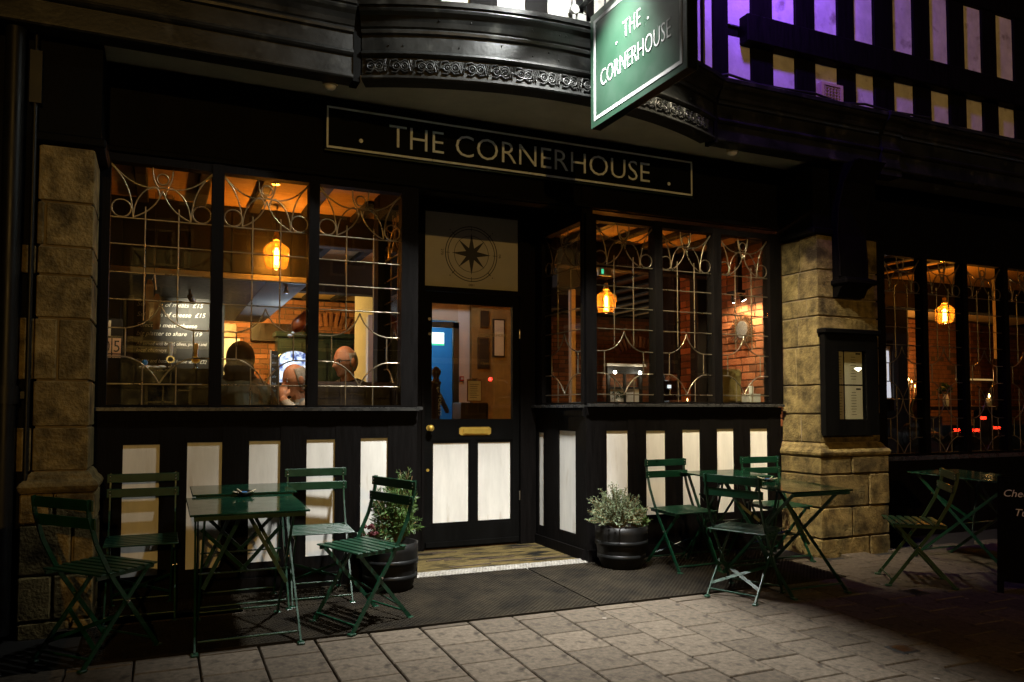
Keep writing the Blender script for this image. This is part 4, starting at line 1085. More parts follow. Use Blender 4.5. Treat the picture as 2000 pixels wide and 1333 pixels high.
# ------------------------------------------------------------------ chalk A-boards at the edges
def aboard(label, x, y, rot, lines, w=.62, h=1.05):
    t = thing('chalk_a_board', label, 'chalkboard sign', (x, y, gz(y)), (0, 0, R(rot)), 'chalk boards on the pavement')
    q = lambda a, z, d=0: Vector((a, -.26 + z * .22 - d, z))
    for s in (-1, 1):
        b = MB(); sgn = 1 if s == -1 else -1
        P = lambda a, z, d: Vector((a, (-.26 + z * .22) * sgn - d * sgn, z))
        b.hexa([P(-w / 2, .08, .0), P(w / 2, .08, .0), P(w / 2, h, 0), P(-w / 2, h, 0), P(-w / 2, .08, .014), P(w / 2, .08, .014), P(w / 2, h, .014), P(-w / 2, h, .014)])
        b.build('board', M['black_paint'], t, True)
        b = MB()
        for a in (-w / 2, w / 2 - .04): b.hexa([P(a, 0, -.004), P(a + .04, 0, -.004), P(a + .04, h + .02, -.004), P(a, h + .02, -.004), P(a, 0, .022), P(a + .04, 0, .022), P(a + .04, h + .02, .022), P(a, h + .02, .022)])
        b.hexa([P(-w / 2 + .04, h - .02, -.003), P(w / 2 - .04, h - .02, -.003), P(w / 2 - .04, h + .019, -.003), P(-w / 2 + .04, h + .019, -.003), P(-w / 2 + .04, h - .02, .021), P(w / 2 - .04, h - .02, .021), P(w / 2 - .04, h + .019, .021), P(-w / 2 + .04, h + .019, .021)])
        b.build('frame', M['black_paint'], t, True)
    va = Vector((0, .22, 1)).normalized(); b = MB()
    for (txt, a, z, hh) in lines: put_text(b, txt, Vector((a, -.26 + z * .22 - .0155, z)), (1, 0, 0), va, hh, None, .0006, .25, 1.0, 0, w - .1)
    b.build('chalk_writing', M['chalk'], t, True)
aboard('chalk A-board cut off by the left edge of the picture', -.86, -2.45, 38, [('Fri', -.2, .9, .07), ('Cocktails', -.2, .74, .06), ('from the bar', -.2, .62, .045), ('served all day', -.2, .52, .04), ('until late', -.2, .42, .04)])
aboard('chalk A-board at the right edge advertising cheese and wine', 5.76, -1.98, -62, [('Cheese & Wine', -.27, .66, .05), ('Tues', -.2, .53, .05), ('7.30pm', -.1, .42, .045)], .62, .78)
t = make_table('dark unlit table behind the right-hand chalk board', 6.1, -1.2, .6, .9, .72)

# ================================================================== INTERIOR
FZ = 0.2; CZ = 3.0
b = MB(); b.box(-2.5, 16.5, 1.0, 9, -.1, FZ); b.box(-2.5, 1.70, .125, 1.0, -.1, FZ); b.box(3.15, 16.5, .125, 1.0, -.1, FZ)
structure('pub_floor', b, M['floorboard'])
b = MB(); b.box(-2.5, 16.5, 1.0, 9, CZ, CZ + .12); b.box(-2.5, 1.72, .16, 1.0, CZ, CZ + .12); b.box(3.13, 16.5, .16, 1.0, CZ, CZ + .12)
structure('pub_ceiling', b, M['plaster_warm'])
t = thing('ceiling_beam', 'dark cross beam under the ceiling near the windows', 'ceiling beam', (3.5, 1.7, 2.71), group='dark beams under the pub ceiling')
MB().rbox(1.24, 5.75, 1.66, 1.82, 2.71, CZ - .001, .01).build('beam', M['beam_dark'], t)
t = thing('ceiling_beam', 'dark cross beam further back under the ceiling', 'ceiling beam', (3.5, 3.9, 2.6), group='dark beams under the pub ceiling')
MB().rbox(1.24, 5.75, 3.8, 4.0, 2.60, CZ - .001, .01).build('beam', M['beam_dark'], t)
t = thing('ceiling_beam', 'dark cross beam under the ceiling of the far right room', 'ceiling beam', (11, 2.2, 2.62), group='dark beams under the pub ceiling')
MB().rbox(6.06, 17.4, 2.1, 2.3, 2.62, CZ - .001, .01).build('beam', M['beam_dark'], t)
bm0 = None
k = 0
xb = -.60
while xb < 8.8:
    yb0 = 1.05 if 1.6 < xb < 3.2 else .17
    b = MB(); b.rbox(-.045, .045, yb0, 7.15 if xb > 1.24 else 1.66, -.055, -.001, .008)
    o = b.build('ceiling_joist', M['beam_dark']); o.location = (xb, 0, CZ)
    tag(o, 'dark joist running from the front wall back under the pub ceiling', 'ceiling beam', 'joists under the pub ceiling')
    xb += .445
# brick walls
BRK = MB().rbox(-.5, .5, -.5, .5, -.5, .5, .05).mesh('brick', M['brick'])
def brick_wall(label, F, u0, u1, z0, z1, bl=.225, bh=.066, gap=.011, limit=300, holes=(), arch=None, order=1, name='brick_wall'):
    """courses of bricks standing proud of a mortar backing"""
    t = thing(name, label, 'brick wall', tuple(F((u0 + u1) / 2, 0, z0)))
    MB().fbox(F, u0, u1, -.10, -.006, z0, z1).build('mortar', M['brick_mortar'], t)
    off = OFF[t.name]; ang = math.atan2(F.u.y, F.u.x)
    items = []; z = z0; r_ = 0
    while z + bh < z1:
        u = u0 - (bl / 2 if r_ % 2 else 0)
        hdr = (r_ % 4 == 3)
        L_ = bl if not hdr else bl * .48
        while u < u1:
            a = max(u, u0); c = min(u + L_, u1)
            if c - a > .03:
                um, zm = (a + c) / 2, z + bh / 2
                if not any(h[0] < um < h[1] and h[2] < zm < h[3] for h in holes): items.append((um, zm, c - a, bh))
            u += L_ + gap
        z += bh + gap; r_ += 1
    items.sort(key=lambda q: order * q[0] - .0 * q[1])
    parts = items[:limit]
    for (um, zm, w, h) in parts:
        o = link('brick', BRK, t); o.location = F(um, -.03 + random.uniform(-.004, .006), zm) - off
        o.scale = (w * random.uniform(.97, 1.0), .07, h * random.uniform(.94, 1.02)); o.rotation_euler = (random.uniform(-.02, .02), random.uniform(-.012, .012), ang + random.uniform(-.015, .015))
    if len(items) > limit:
        b = MB()
        for (um, zm, w, h) in items[limit:]:
            dd = random.uniform(-.004, .006); e = .004
            b.fbox(F, um - w / 2, um + w / 2, -.05, dd - .003, zm - h / 2 + random.uniform(0, .003), zm + h / 2)
        o = b.build('bricks', M['brick'], t); o['kind'] = 'stuff'
    if arch:
        (uc, zc_, rr, a0, a1, n) = arch
        for k in range(n):
            a = a0 + (a1 - a0) * k / (n - 1)
            o = link('brick', BRK, t); o.location = F(uc + rr * math.cos(a), .012, zc_ + rr * math.sin(a)) - off
            o.scale = (.062, .07, .21); o.rotation_euler = (0, -(a - math.pi / 2), ang)
    return t
BACKW = F3((0, 7.2, 0), (1, 0, 0), (0, -1, 0))
brick_wall('dim brick back wall seen through the left window, yellow-lit at its left', BACKW, .55, 3.3, .9, 2.95, .235, .068, limit=290, arch=(2.45, 1.9, .75, R(60), R(120), 10))
brick_wall('dim brick back wall seen through the right window with a blocked arch', BACKW, 5.2, 9.6, .9, 2.95, .225, .066, limit=290, arch=(8.3, 1.7, .8, R(55), R(125), 12))
SIDEW = F3((5.8, 2.0, 0), (0, -1, 0), (-1, 0, 0))
brick_wall('bright brick party wall carrying the sunburst mirror', SIDEW, .25, 1.85, 1.05, 2.99, .215, .07, .012)
PIER = F3((5.8, 2.28, 0), (0, -1, 0), (-1, 0, 0))
brick_wall('narrow red brick pier behind the sunburst wall', PIER, -.12, .10, .9, 2.99, .22, .07, .012)
BACK3 = F3((0, 5.4, 0), (1, 0, 0), (0, -1, 0))
brick_wall('orange-lit brick wall in the far right room', BACK3, 10.5, 17.5, .9, 2.99, .23, .075, limit=290)
for (x0, x1, lab) in ((12.95, 13.50, 'orange-lit brick pier behind the candelabra in the far right room'), (14.9, 15.2, 'dim brick pier beyond the pendant lamp in the far right room')):
    brick_wall(lab, F3((0, 5.2, 0), (1, 0, 0), (0, -1, 0)), x0, x1, .9, 2.99, .2, .075)
# enclosing walls
t = thing('inner_wall', 'dark unlit wall closing the bar on the left', 'wall', (-2.0, 3, 0)); MB().box(-2.5, -1.5, .13, 9, FZ, CZ).build('panelling', M['dark_panelling'], t)
t = thing('inner_wall', 'dark rear wall behind the rooms', 'wall', (4, 8.5, 0)); MB().box(-1.5, 17.5, 7.32, 7.5, FZ, CZ).build('panelling', M['dark_panelling'], t)
t = thing('inner_wall', 'dark right-hand end wall of the far room', 'wall', (17.6, 4, 0)); MB().box(17.5, 17.7, .16, 7.3, FZ, CZ).build('panelling', M['dark_panelling'], t)
t = thing('party_wall', 'plain back of the brick party wall, facing the far right room', 'wall', (5.92, 1, FZ)); MB().box(5.905, 6.05, .16, 2.45, FZ, CZ).build('plaster', M['dark_panelling'], t)

# --- bar canopy, back bar, chalk menu
t = thing('bar_canopy', 'dark boarded canopy over the bar with a pale lower edge', 'bar canopy', (.0, 3, 2.36))
MB().box(-1.5, 1.22, 1.72, 5.2, 2.38, CZ - .002).build('boarding', M['dark_panelling'], t)
for k in range(16):
    x = -1.48 + k * .17; MB().box(x, x + .155, 1.705, 1.719, 2.42, CZ - .003).build('board', M['dark_panelling'], t)
MB().rbox(-1.5, 1.235, 1.695, 1.735, 2.352, 2.41, .008).build('edge_trim', mat('trim_grey', (0.2, 0.19, 0.18), .5), t)
MB().box(-1.5, .86, 1.74, 5.2, 2.36, 2.379).build('underside', M['dark_panelling'], t)  # dark colour paints in the unlit stretch; the pale end is the lit one
MB().box(.861, 1.22, 1.74, 5.2, 2.358, 2.379).build('underside', M['cream_wall'], t)
t = thing('back_bar_wall', 'dark panelled wall behind the bar', 'wall', (-.2, 3.4, FZ))
MB().box(-1.5, .62, 3.36, 3.5, FZ, 2.36).build('panelling', M['dark_panelling'], t)
for k in range(5): MB().rbox(-1.45 + k * .22, -1.25 + k * .22, 3.34, 3.3595, .3, 2.35, .004).build('board', M['dark_panelling'], t)
t = thing('chalk_menu', 'large chalk menu board headed Platters behind the bar', 'chalkboard', (.1, 3.2, 1.3))
CB = F3((0, 3.18, 0), (1, 0, 0), (0, -1, 0))
MB().box(-.25, .46, 3.18, 3.2, 1.30, 2.56).build('board', M['chalkboard'], t)
b = MB()
for (a, c, d, e) in ((-.30, -.25, 1.28, 2.60), (.46, .49, 1.28, 2.60), (-.25, .46, 2.56, 2.60)): b.box(a, c, 3.165, 3.21, d, e)
b.build('frame', mat('frame_grey', (0.12, 0.115, 0.1), .5), t)
b = MB()
ML = [('Platters', .0, 2.42, .075), ('Selection of meats  £15', -.22, 2.26, .045), ('Selection of cheese  £15', -.22, 2.155, .045), ('Selection meat+cheese', -.22, 2.05, .042), ('big platter to share   £19', -.22, 1.965, .042),
      ('All served with bread, olives, pickles and', -.22, 1.865, .034), ('local chutneys', -.22, 1.80, .034), ('Platter and bottle of house wine  £32', -.22, 1.695, .036), ('Pate of chicken liver with brandy + herb', -.22, 1.60, .03), ('jam and melba toast  £6', -.15, 1.53, .03), ('soup of the day  £5', -.15, 1.46, .03), ('olives  £3.50', -.05, 1.39, .03)]
for (s_, u, z, hh) in ML:
    put_text(b, s_, CB(u, .0012, z), (1, 0, random.uniform(-.01, .02)), (0, 0, 1), hh, None, .0006, .3, 1.0, 0, .44 - u)
b.build('chalk_writing', M['chalk'], t)
t = thing('menu_spotlight', 'small white spotlight above the chalk menu', 'spotlight', (.25, 2.55, 2.33))
MB().tube([(.25, 2.55, 2.36), (.25, 2.55, 2.30)], .012, 8).tube([(.25, 2.55, 2.30), (.28, 2.63, 2.26)], .028, 12).build('head', M['ceramic'], t)
lamp('spot_lamp', 'SPOT', (.30, 2.66, 2.25), 70, (1, .86, .62), t, (.36, 3.18, 2.1), spot_size=R(85), spot_blend=.9, shadow_soft_size=.02)
t = thing('date_calendar', 'wooden block calendar reading 05 oct behind the bar', 'calendar', (-.38, 2.0, 1.6))
MB().box(-.55, -.30, 2.012, 2.03, 1.66, 2.0).build('back', M['dark_panelling'], t)
b_ = MB()
cards = [(-.45, -.385, 1.70, 1.83, '0'), (-.375, -.31, 1.70, 1.83, '5'), (-.45, -.385, 1.635, 1.69, 'fri'), (-.375, -.31, 1.635, 1.69, 'oct')]
for (a, c, d, e, s_) in cards:
    cd = MB().box(a, c, 2.004, 2.0115, d, e).build('date_card', mat('card', (0.72, 0.5, 0.38), .7) if 'card' not in M else M['card'], t); M['card'] = cd.data.materials[0]
    q = MB(); put_text(q, s_, (a + .01, 2.0035, d + .012), (1, 0, 0), (0, 0, 1), e - d - .03 if len(s_) == 1 else .026, c - a - .02, .0006); q.build('print', M['ink'], cd)
MB().box(-.43, -.39, 2.005, 2.012, 1.85, 1.98).build('paper_strip', M['paper'], t)
lamp('calendar_lamp', 'SPOT', (-.3, 1.75, 2.33), 7, (1, .78, .5), t, (-.38, 2.0, 1.75), spot_size=R(60), spot_blend=.8, shadow_soft_size=.03)
# bar counter with curved top
t = thing('bar_counter', 'glossy black bar counter with a swept raised top', 'bar counter', (-.2, 1.1, FZ))
MB().box(-1.4, .40, 1.0, 1.5, FZ, 1.42).build('front', M['black_gloss'], t)
prof = [(-1.4, 1.60), (-.20, 1.60), (-.15, 1.585), (-.10, 1.52), (-.06, 1.505), (.0, 1.51), (.12, 1.53), (.41, 1.535), (.41, 1.42), (-1.4, 1.42)]
MB().prism(prof, (0, .96, 0), (1, 0, 0), (0, 0, 1), (0, 1, 0), 0, .58).build('counter_top', M['black_gloss'], t)
t = thing('bar_towel', 'crumpled white towel on the bar top', 'towel', (-.08, 1.0, 1.53))
b = MB()
for k in range(7): b.ball((-.12 + k * .022, .99 + random.uniform(-.02, .02), 1.525 + random.uniform(0, .016)), (.035, .05, .014), 8)
b.build('cloth', M['ceramic'], t)
t = thing('sponge', 'small blue cloth ball on the bar top', 'cloth', (-.11, .99, 1.57)); MB().ball((-.105, .975, 1.57), (.022, .025, .022), 10).build('cloth', M['blue_paint'], t)
for (x, lab, mt, m2) in ((.072, 'silver-handled beer pump with oval badge on the bar', 'ceramic', 'steel'), (.25, 'golden-handled beer pump with yellow badge on the bar', 'brass', 'brass')):
    t = thing('beer_pump', lab, 'beer pump', (x, 1.0, 1.53), group='hand pumps on the bar')
    MB().lathe([(.012, 1.53), (.018, 1.535), (.014, 1.55), (.008, 1.57), (.008, 1.60)], (x, 1.0, 0), 12).build('base', M['steel'], t)
    MB().lathe([(.009, 1.595), (.013, 1.62), (.017, 1.68), (.019, 1.715), (.012, 1.73), (.0, 1.732)], (x, 1.0, 0), 12).build('handle', M['ceramic'] if mt == 'ceramic' else mat('gold_handle', (0.75, 0.42, 0.06), .3), t)
    bd = MB(); bd.prism([(.030 * math.cos(q * math.pi / 8), .028 * math.sin(q * math.pi / 8)) for q in range(16)], (x, .985, 1.60), (1, 0, 0), (0, 0, 1), (0, -1, 0), 0, .008)
    bd = bd.build('badge', M['brass'] if mt == 'brass' else M['steel'], t)
    MB().prism([(.020 * math.cos(q * math.pi / 8), .018 * math.sin(q * math.pi / 8)) for q in range(16)], (x, .9765, 1.60), (1, 0, 0), (0, 0, 1), (0, -1, 0), 0, .003).build('badge_centre', mat('badge_amber', (0.65, 0.25, 0.03), .5) if mt == 'brass' else M['ink'], bd)
lamp_t = thing('bar_downlight', 'small downlight over the bar front', 'downlight', (.05, 1.55, 2.98))
MB().tube([(.05, 1.55, 2.995), (.05, 1.55, 2.96)], .035, 14).build('can', M['steel'], lamp_t)
lamp('down_lamp', 'SPOT', (.05, 1.55, 2.955), 16, (1, .8, .55), lamp_t, (.05, 1.05, 1.55), spot_size=R(50), spot_blend=.8, shadow_soft_size=.03)
# hanging serving boards and ham
t = thing('serving_boards', 'two long wooden serving boards hanging in front of the chalk menu', 'serving boards', (-.05, 1.45, 1.85))
for (dx, z0_, z1_) in ((-.035, 1.93, 2.27), (.02, 1.87, 2.16)):
    MB().prism([(-.026, 0), (.026, 0), (.03, z1_ - z0_ - .05), (.012, z1_ - z0_), (-.012, z1_ - z0_), (-.03, z1_ - z0_ - .05)], (-.052 + dx, 1.45 + dx * .5, z0_), (1, .1, 0), (0, 0, 1), (0, 1, 0), 0, .02).build('board', M['wood'], t)
MB().tube([(-.07, 1.46, 2.27), (-.055, 1.46, 2.32), (-.04, 1.46, 2.19)], .004, 5).build('cord', M['bone'], t)
MB().tube([(-.055, 1.46, 2.31), (-.055, 1.46, 2.99)], .002, 4).build('hanging_wire', M['wire'], t)
t = thing('hanging_ham', 'cured ham leg hanging by a cord under the canopy edge', 'ham', (1.19, 2.2, 2.0))
q = Matrix.Rotation(R(28), 3, 'Y')
b = MB(); prev = None
pts = []; rr = []
for k in range(9):
    u = k / 8; pts.append(Vector((1.17, 2.2, 1.96)) + q @ Vector((0, 0, u * .24))); rr.append([.012, .045, .062, .064, .058, .046, .034, .022, .012][k])
b.tube(pts, rr, 14).build('meat', M['ham'], t)
MB().tube([pts[0], pts[0] + Vector((-.03, 0, -.03))], .014, 8).ball(pts[0] + Vector((-.035, 0, -.035)), (.028, .02, .02), 10).build('bone', M['bone'], t)
MB().tube([pts[-1], pts[-1] + Vector((.0, 0, .12)), (1.3, 2.2, 2.36)], .003, 5).build('cord', M['wire'], t)
# ----- pendants
def pendant(label, x, y, z, power, top=CZ):
    t = thing('pendant_lamp', label, 'pendant lamp', (x, y, z), group='amber glass pendant lamps')
    MB().tube([(x, y, z + .20), (x, y, top)], .0045, 6).build('flex', M['wire'], t)
    MB().lathe([(.0, z + .2), (.02, z + .2), (.026, z + .16), (.034, z + .128), (.026, z + .125), (.0, z + .125)], (x, y, 0), 18).build('cap', M['brass'], t)
    MB().lathe([(.034, z + .128), (.05, z + .105), (.095, z + .075), (.112, z + .052), (.113, z + .03), (.108, z - .03), (.096, z - .095), (.082, z - .118), (.06, z - .126), (.058, z - .122), (.08, z - .113), (.093, z - .092), (.105, z - .03), (.11, z + .03), (.109, z + .05), (.093, z + .071), (.048, z + .1)], (x, y, 0), 28).build('shade', M['amber_glass'], t)
    MB().lathe([(.0, z + .125), (.014, z + .12), (.014, z + .085), (.0, z + .08)], (x, y, 0), 12).build('lamp_holder', M['brass'], t)
    bl = MB()
    for k in range(6):
        a = k * math.pi / 3; bl.tube([(x + .008 * math.cos(a), y + .008 * math.sin(a), z + .06), (x + .017 * math.cos(a), y + .017 * math.sin(a), z + .0), (x + .009 * math.cos(a), y + .009 * math.sin(a), z - .085)], .0042, 5)
    bl.build('filament', E['filament'], t)
    lamp('bulb_lamp', 'POINT', (x, y, z - .01), power, (1, .56, .2), t, shadow_soft_size=.035)
pendant('amber glass pendant lamp glowing in the left window', .907, 1.5, 2.56, 34)
pendant('amber glass pendant lamp glowing in the right window', 4.396, 1.8, 2.385, 34)
pendant('amber glass pendant lamp glowing in the far right window', 8.908, 1.2, 2.41, 40)
pendant('amber glass pendant lamp hidden behind the black fascia near the door', 2.6, 2.6, 2.5, 5)
# GU10, wall bulbs
t = thing('canopy_spotlight', 'small bare spotlight hanging below the bar canopy edge', 'spotlight', (1.063, 2.0, 2.34))
MB().tube([(1.063, 2.0, 2.36), (1.063, 2.0, 2.335)], .014, 10).lathe([(.014, 2.345), (.022, 2.32), (.024, 2.30), (.0, 2.30)], (1.063, 2.0, 0), 12).build('head', M['ceramic'], t)
lamp('spot_lamp', 'SPOT', (1.063, 2.0, 2.295), 14, (.75, .85, 1), t, (1.05, 1.9, 1.0), spot_size=R(110), spot_blend=.8, shadow_soft_size=.02)
lamp('added_spill_lamp', 'POINT', (1.28, 3.2, 2.12), 3, (.6, .75, 1), t, shadow_soft_size=.05)  # added lamp without a fitting, gives the canopy end its blue glow
t = thing('wall_light', 'twin bare bulbs lighting the yellow part of the brick wall', 'wall light', (1.22, 5.6, 2.6))
MB().tube([(1.22, 5.6, 2.58), (1.22, 5.6, CZ)], .008, 6).build('rod', M['wire'], t)
MB().ball((1.20, 5.6, 2.575), .02, 10).ball((1.245, 5.6, 2.575), .02, 10).build('bulbs', E['bulb_white'], t)
lamp('bulb_lamp', 'POINT', (1.05, 6.0, 2.5), 130, (1, .6, .14), t, shadow_soft_size=.04)
# kitchen blue-white glow under the canopy
# jukebox-like lit cabinet, chalk list, white panel, dark cabinets
t = thing('lit_cabinet', 'arched drinks cabinet with a glowing blue-white front', 'drinks cabinet', (1.52, 4.7, FZ))
ar = [(-.185, 0), (.185, 0), (.185, .28)] + [(.185 * math.cos(a), .28 + .11 * math.sin(a)) for a in [math.pi * k / 12 for k in range(1, 12)]] + [(-.185, .28)]
MB().prism([(a * 1.1, c * 1.06 - .01) for a, c in ar], (1.535, 4.52, 1.55), (1, 0, 0), (0, 0, 1), (0, 1, 0), 0, .4).box(1.335, 1.735, 4.52, 4.92, FZ, 1.539).build('case', M['steel'], t)
MB().prism(ar, (1.535, 4.518, 1.555), (1, 0, 0), (0, 0, 1), (0, -1, 0), 0, .006).build('lit_front', E['screen_art'], t)
lamp('screen_lamp', 'AREA', (1.535, 4.49, 1.75), 5, (.55, .68, 1), t, (1.535, 2, 1.7), shape='RECTANGLE', size=.3, size_y=.3)
t = thing('drinks_list', 'tall narrow chalk list beside the lit cabinet', 'chalkboard', (1.27, 4.4, 1.2))
MB().box(1.235, 1.318, 4.4, 4.42, 1.25, 1.93).build('board', M['chalkboard'], t)
MB().box(1.222, 1.234, 4.395, 4.42, 1.24, 1.94).build('edge', M['ceramic'], t)
b = MB()
for k, s_ in enumerate(('Tea', 'wine', 'Bud', 'ale', 'Beck', 'cider', 'Nuts')): put_text(b, s_, (1.245, 4.399, 1.86 - k * .085), (1, 0, 0), (0, 0, 1), .03, .05, .0006, .2)
b.build('chalk_writing', mat('chalk_blue', (.35, .5, .8), .9), t)
t = thing('white_door', 'white boarded door at the back behind the hooded person', 'door', (.92, 6.9, FZ))
MB().box(.62, 1.09, 6.92, 6.96, FZ, 2.28).build('leaf', M['white_wall'], t)
for k in range(5): MB().rbox(.622 + k * .094, .71 + k * .094, 6.905, 6.9195, FZ + .02, 2.27, .004).build('board', M['white_wall'], t)
lamp('door_lamp', 'POINT', (.8, 6.4, 2.75), 7, (1, .9, .75), t, shadow_soft_size=.05)
t = thing('wall_box', 'dark brown box on the yellow brick wall above the white door', 'box', (1.0, 7.1, 2.35)); MB().rbox(.62, 1.05, 7.0, 7.19, 2.3, 2.52, .008).build('case', M['wood'], t)
t = thing('dark_lintel', 'dark painted lintel board on the brick wall', 'lintel', (1.5, 7.15, 2.3)); MB().rbox(1.26, 2.05, 7.08, 7.19, 2.27, 2.55, .008).build('board', M['dark_wood'], t)
t = thing('dark_cabinet', 'dark green panelled cupboard against the brick wall behind the old men', 'cupboard', (2.2, 6.9, FZ))
MB().box(1.62, 2.78, 6.8, 7.1, FZ, 2.32).build('carcass', M['frame_green'], t)
MB().rbox(1.58, 2.82, 6.72, 7.1, 2.321, 2.40, .01).build('cornice', M['frame_green'], t)
for x in (1.68, 2.06, 2.44): MB().rbox(x, x + .30, 6.78, 6.799, 1.2, 2.25, .006).build('door', M['frame_green'], t)
# --- corridor wall with lit doorway
t = thing('corridor_wall', 'cream inner wall with the lit doorway towards the toilets', 'wall', (3.3, 4.0, FZ))
for (x0, x1, z0, z1) in ((2.33, 2.70, FZ, 2.36), (3.50, 3.66, FZ, CZ), (2.52, 3.50, 2.3605, CZ), ): MB().box(x0, x1, 4.0, 4.12, z0, z1).build('plaster', M['white_wall'] if x0 < 2.5 or x0 == 3.5 else M['cream_wall'], t)
MB().box(2.325, 2.38, 3.985, 3.9995, FZ, 2.38).build('white_edge', M['white_wall'], t)
b = MB()
for (a, c, d, e) in ((2.70, 2.78, FZ, 2.33), (3.42, 3.50, FZ, 2.33), (2.70, 3.50, 2.26, 2.335)): b.box(a, c, 3.96, 3.9995, d, e)
b.build('door_frame', M['frame_green'], t)
for k in range(7): MB().rbox(3.515 + k * .11, 3.62 + k * .11, 3.985, 3.9995, FZ, 1.18, .004).build('board', M['frame_green'], t)
MB().rbox(3.505, 4.3, 3.975, 3.9995, 1.185, 1.23, .005).build('dado_rail', M['frame_green'], t)
t = thing('corridor_end', 'blue-painted end wall seen through the lit inner doorway', 'wall', (3.4, 5.4, FZ))
MB().box(2.6, 4.2, 5.4, 5.5, FZ, CZ).build('plaster', M['blue_paint'], t)
MB().box(4.2, 4.3, 4.121, 5.5, FZ, CZ).build('plaster', M['blue_paint'], t)
MB().box(2.5, 2.6, 4.121, 5.5, FZ, CZ).build('plaster', M['cream_wall'], t)
t = thing('teal_door', 'teal door with an oval pane standing open in the lit corridor', 'door', (3.1, 4.9, FZ))
q = F3((3.0, 4.5, 0), (math.cos(R(62)), math.sin(R(62)), 0), (math.sin(R(62)), -math.cos(R(62)), 0))
MB().fbox(q, 0, .75, -.02, .02, FZ, 2.15).build('leaf', M['teal'], t)
MB().prism([(.13 * math.cos(k * math.pi / 8), .2 * math.sin(k * math.pi / 8)) for k in range(16)], q(.38, .0205, 1.75), q.u, (0, 0, 1), q.n, 0, .004).build('pane', M['ink'], t)
MB().fbox(q, .1, .65, .0205, .03, 1.45, 1.47).build('rail', M['ceramic'], t)
t = thing('exit_sign', 'glowing white and green exit sign over the inner doorway', 'exit sign', (3.3, 4.6, 2.1))
MB().rbox(3.16, 3.52, 4.6, 4.64, 2.10, 2.26, .006).build('case', E['exit_white'], t)
MB().box(3.16, 3.52, 4.594, 4.5995, 2.085, 2.11).build('green_band', E['exit_green'], t)
lamp('corridor_lamp', 'POINT', (3.2, 4.75, 2.55), 26, (.75, .92, 1), t, shadow_soft_size=.06)
t = thing('tan_partition', 'tan painted partition with dark picture frames inside the front door', 'partition', (3.95, 3.9, FZ))
MB().box(3.661, 4.3, 3.93, 4.05, FZ, CZ).build('plaster', mat('tan_paint', (.3, .2, .06), .7), t)
for (a, c, d, e) in ((3.74, 3.90, 1.75, 2.15), (3.95, 4.12, 1.9, 2.4), (3.78, 3.9, 2.28, 2.5)):
    fr1 = MB().rbox(a, c, 3.905, 3.929, d, e, .004).build('picture_frame', M['dark_wood'], t)
    MB().box(a + .02, c - .02, 3.902, 3.9045, d + .02, e - .02).build('picture', M['paper'] if a > 3.9 else M['chalkboard'], fr1)
t = thing('added_lobby_light', 'added cool ceiling light whitening the lobby walls behind the front door', 'ceiling light', (3.3, 3.2, 2.97))
MB().lathe([(.0, 2.999), (.07, 2.999), (.065, 2.97), (.0, 2.96)], (3.3, 3.2, 0), 18).build('diffuser', M['ceramic'], t)
lamp('added_cool_lamp', 'POINT', (3.25, 3.3, 2.9), 10, (.9, .88, 1), t, shadow_soft_size=.06)  # added lamp, lifts the wall behind the door towards cool white
t = thing('fire_call_point', 'small red fire alarm call point on the cream wall', 'alarm point', (3.54, 3.98, 1.6))
MB().rbox(3.52, 3.575, 3.975, 3.9995, 1.585, 1.645, .004).build('case', M['red'], t); MB().box(3.53, 3.565, 3.972, 3.9748, 1.6, 1.63).build('window', M['ceramic'], t)
t = thing('menu_clipboard', 'clipboard with a menu sheet hanging inside the front door', 'clipboard', (3.05, 2.0, 1.4))
MB().rbox(2.86, 3.02, 1.98, 1.988, 1.30, 1.53, .004).build('board', M['wood'], t)
MB().box(2.87, 3.01, 1.977, 1.9795, 1.31, 1.51).build('menu_sheet', M['paper'], t)
MB().rbox(2.91, 2.97, 1.97, 1.9795, 1.512, 1.54, .003).build('clip', M['steel'], t)
b = MB()
for k in range(7): b.box(2.89, 2.99 - random.random() * .03, 1.9762, 1.9768, 1.34 + k * .022, 1.344 + k * .022)
b.build('print', M['ink'], t)
t = thing('host_stand', 'dark wooden stand carrying the clipboard inside the door', 'stand', (2.94, 2.05, FZ))
MB().rbox(2.80, 3.10, 1.99, 2.25, FZ, 1.29, .01).build('body', M['dark_wood'], t)
t = thing('newel_post', 'dark turned newel post lettered TOILETS with an arrow', 'newel post', (2.42, 1.6, FZ))
MB().lathe([(.04, FZ), (.04, 1.45), (.05, 1.46), (.05, 1.48), (.03, 1.5), (.025, 1.52), (.045, 1.56), (.045, 1.59), (.02, 1.62), (.0, 1.63)], (2.40, 1.6, 0), 16).build('post', M['dark_wood'], t)
MB().bar((2.40, 1.6, 1.42), (2.62, 1.9, 1.2), .03, .04).build('handrail', M['dark_wood'], t)
b = MB(); put_text(b, 'TOILETS', (2.41, 1.557, 1.36), (0, 0, -1), (1, 0, 0), .03, .2, .0006)
b.bar((2.41, 1.557, 1.38), (2.40, 1.557, 1.43), .005, .001, (0, 1, 0)); b.bar((2.40, 1.557, 1.43), (2.42, 1.557, 1.42), .005, .001, (0, 1, 0)); b.bar((2.40, 1.557, 1.43), (2.39, 1.557, 1.412), .005, .001, (0, 1, 0))
b.build('lettering', M['chalk'], t)
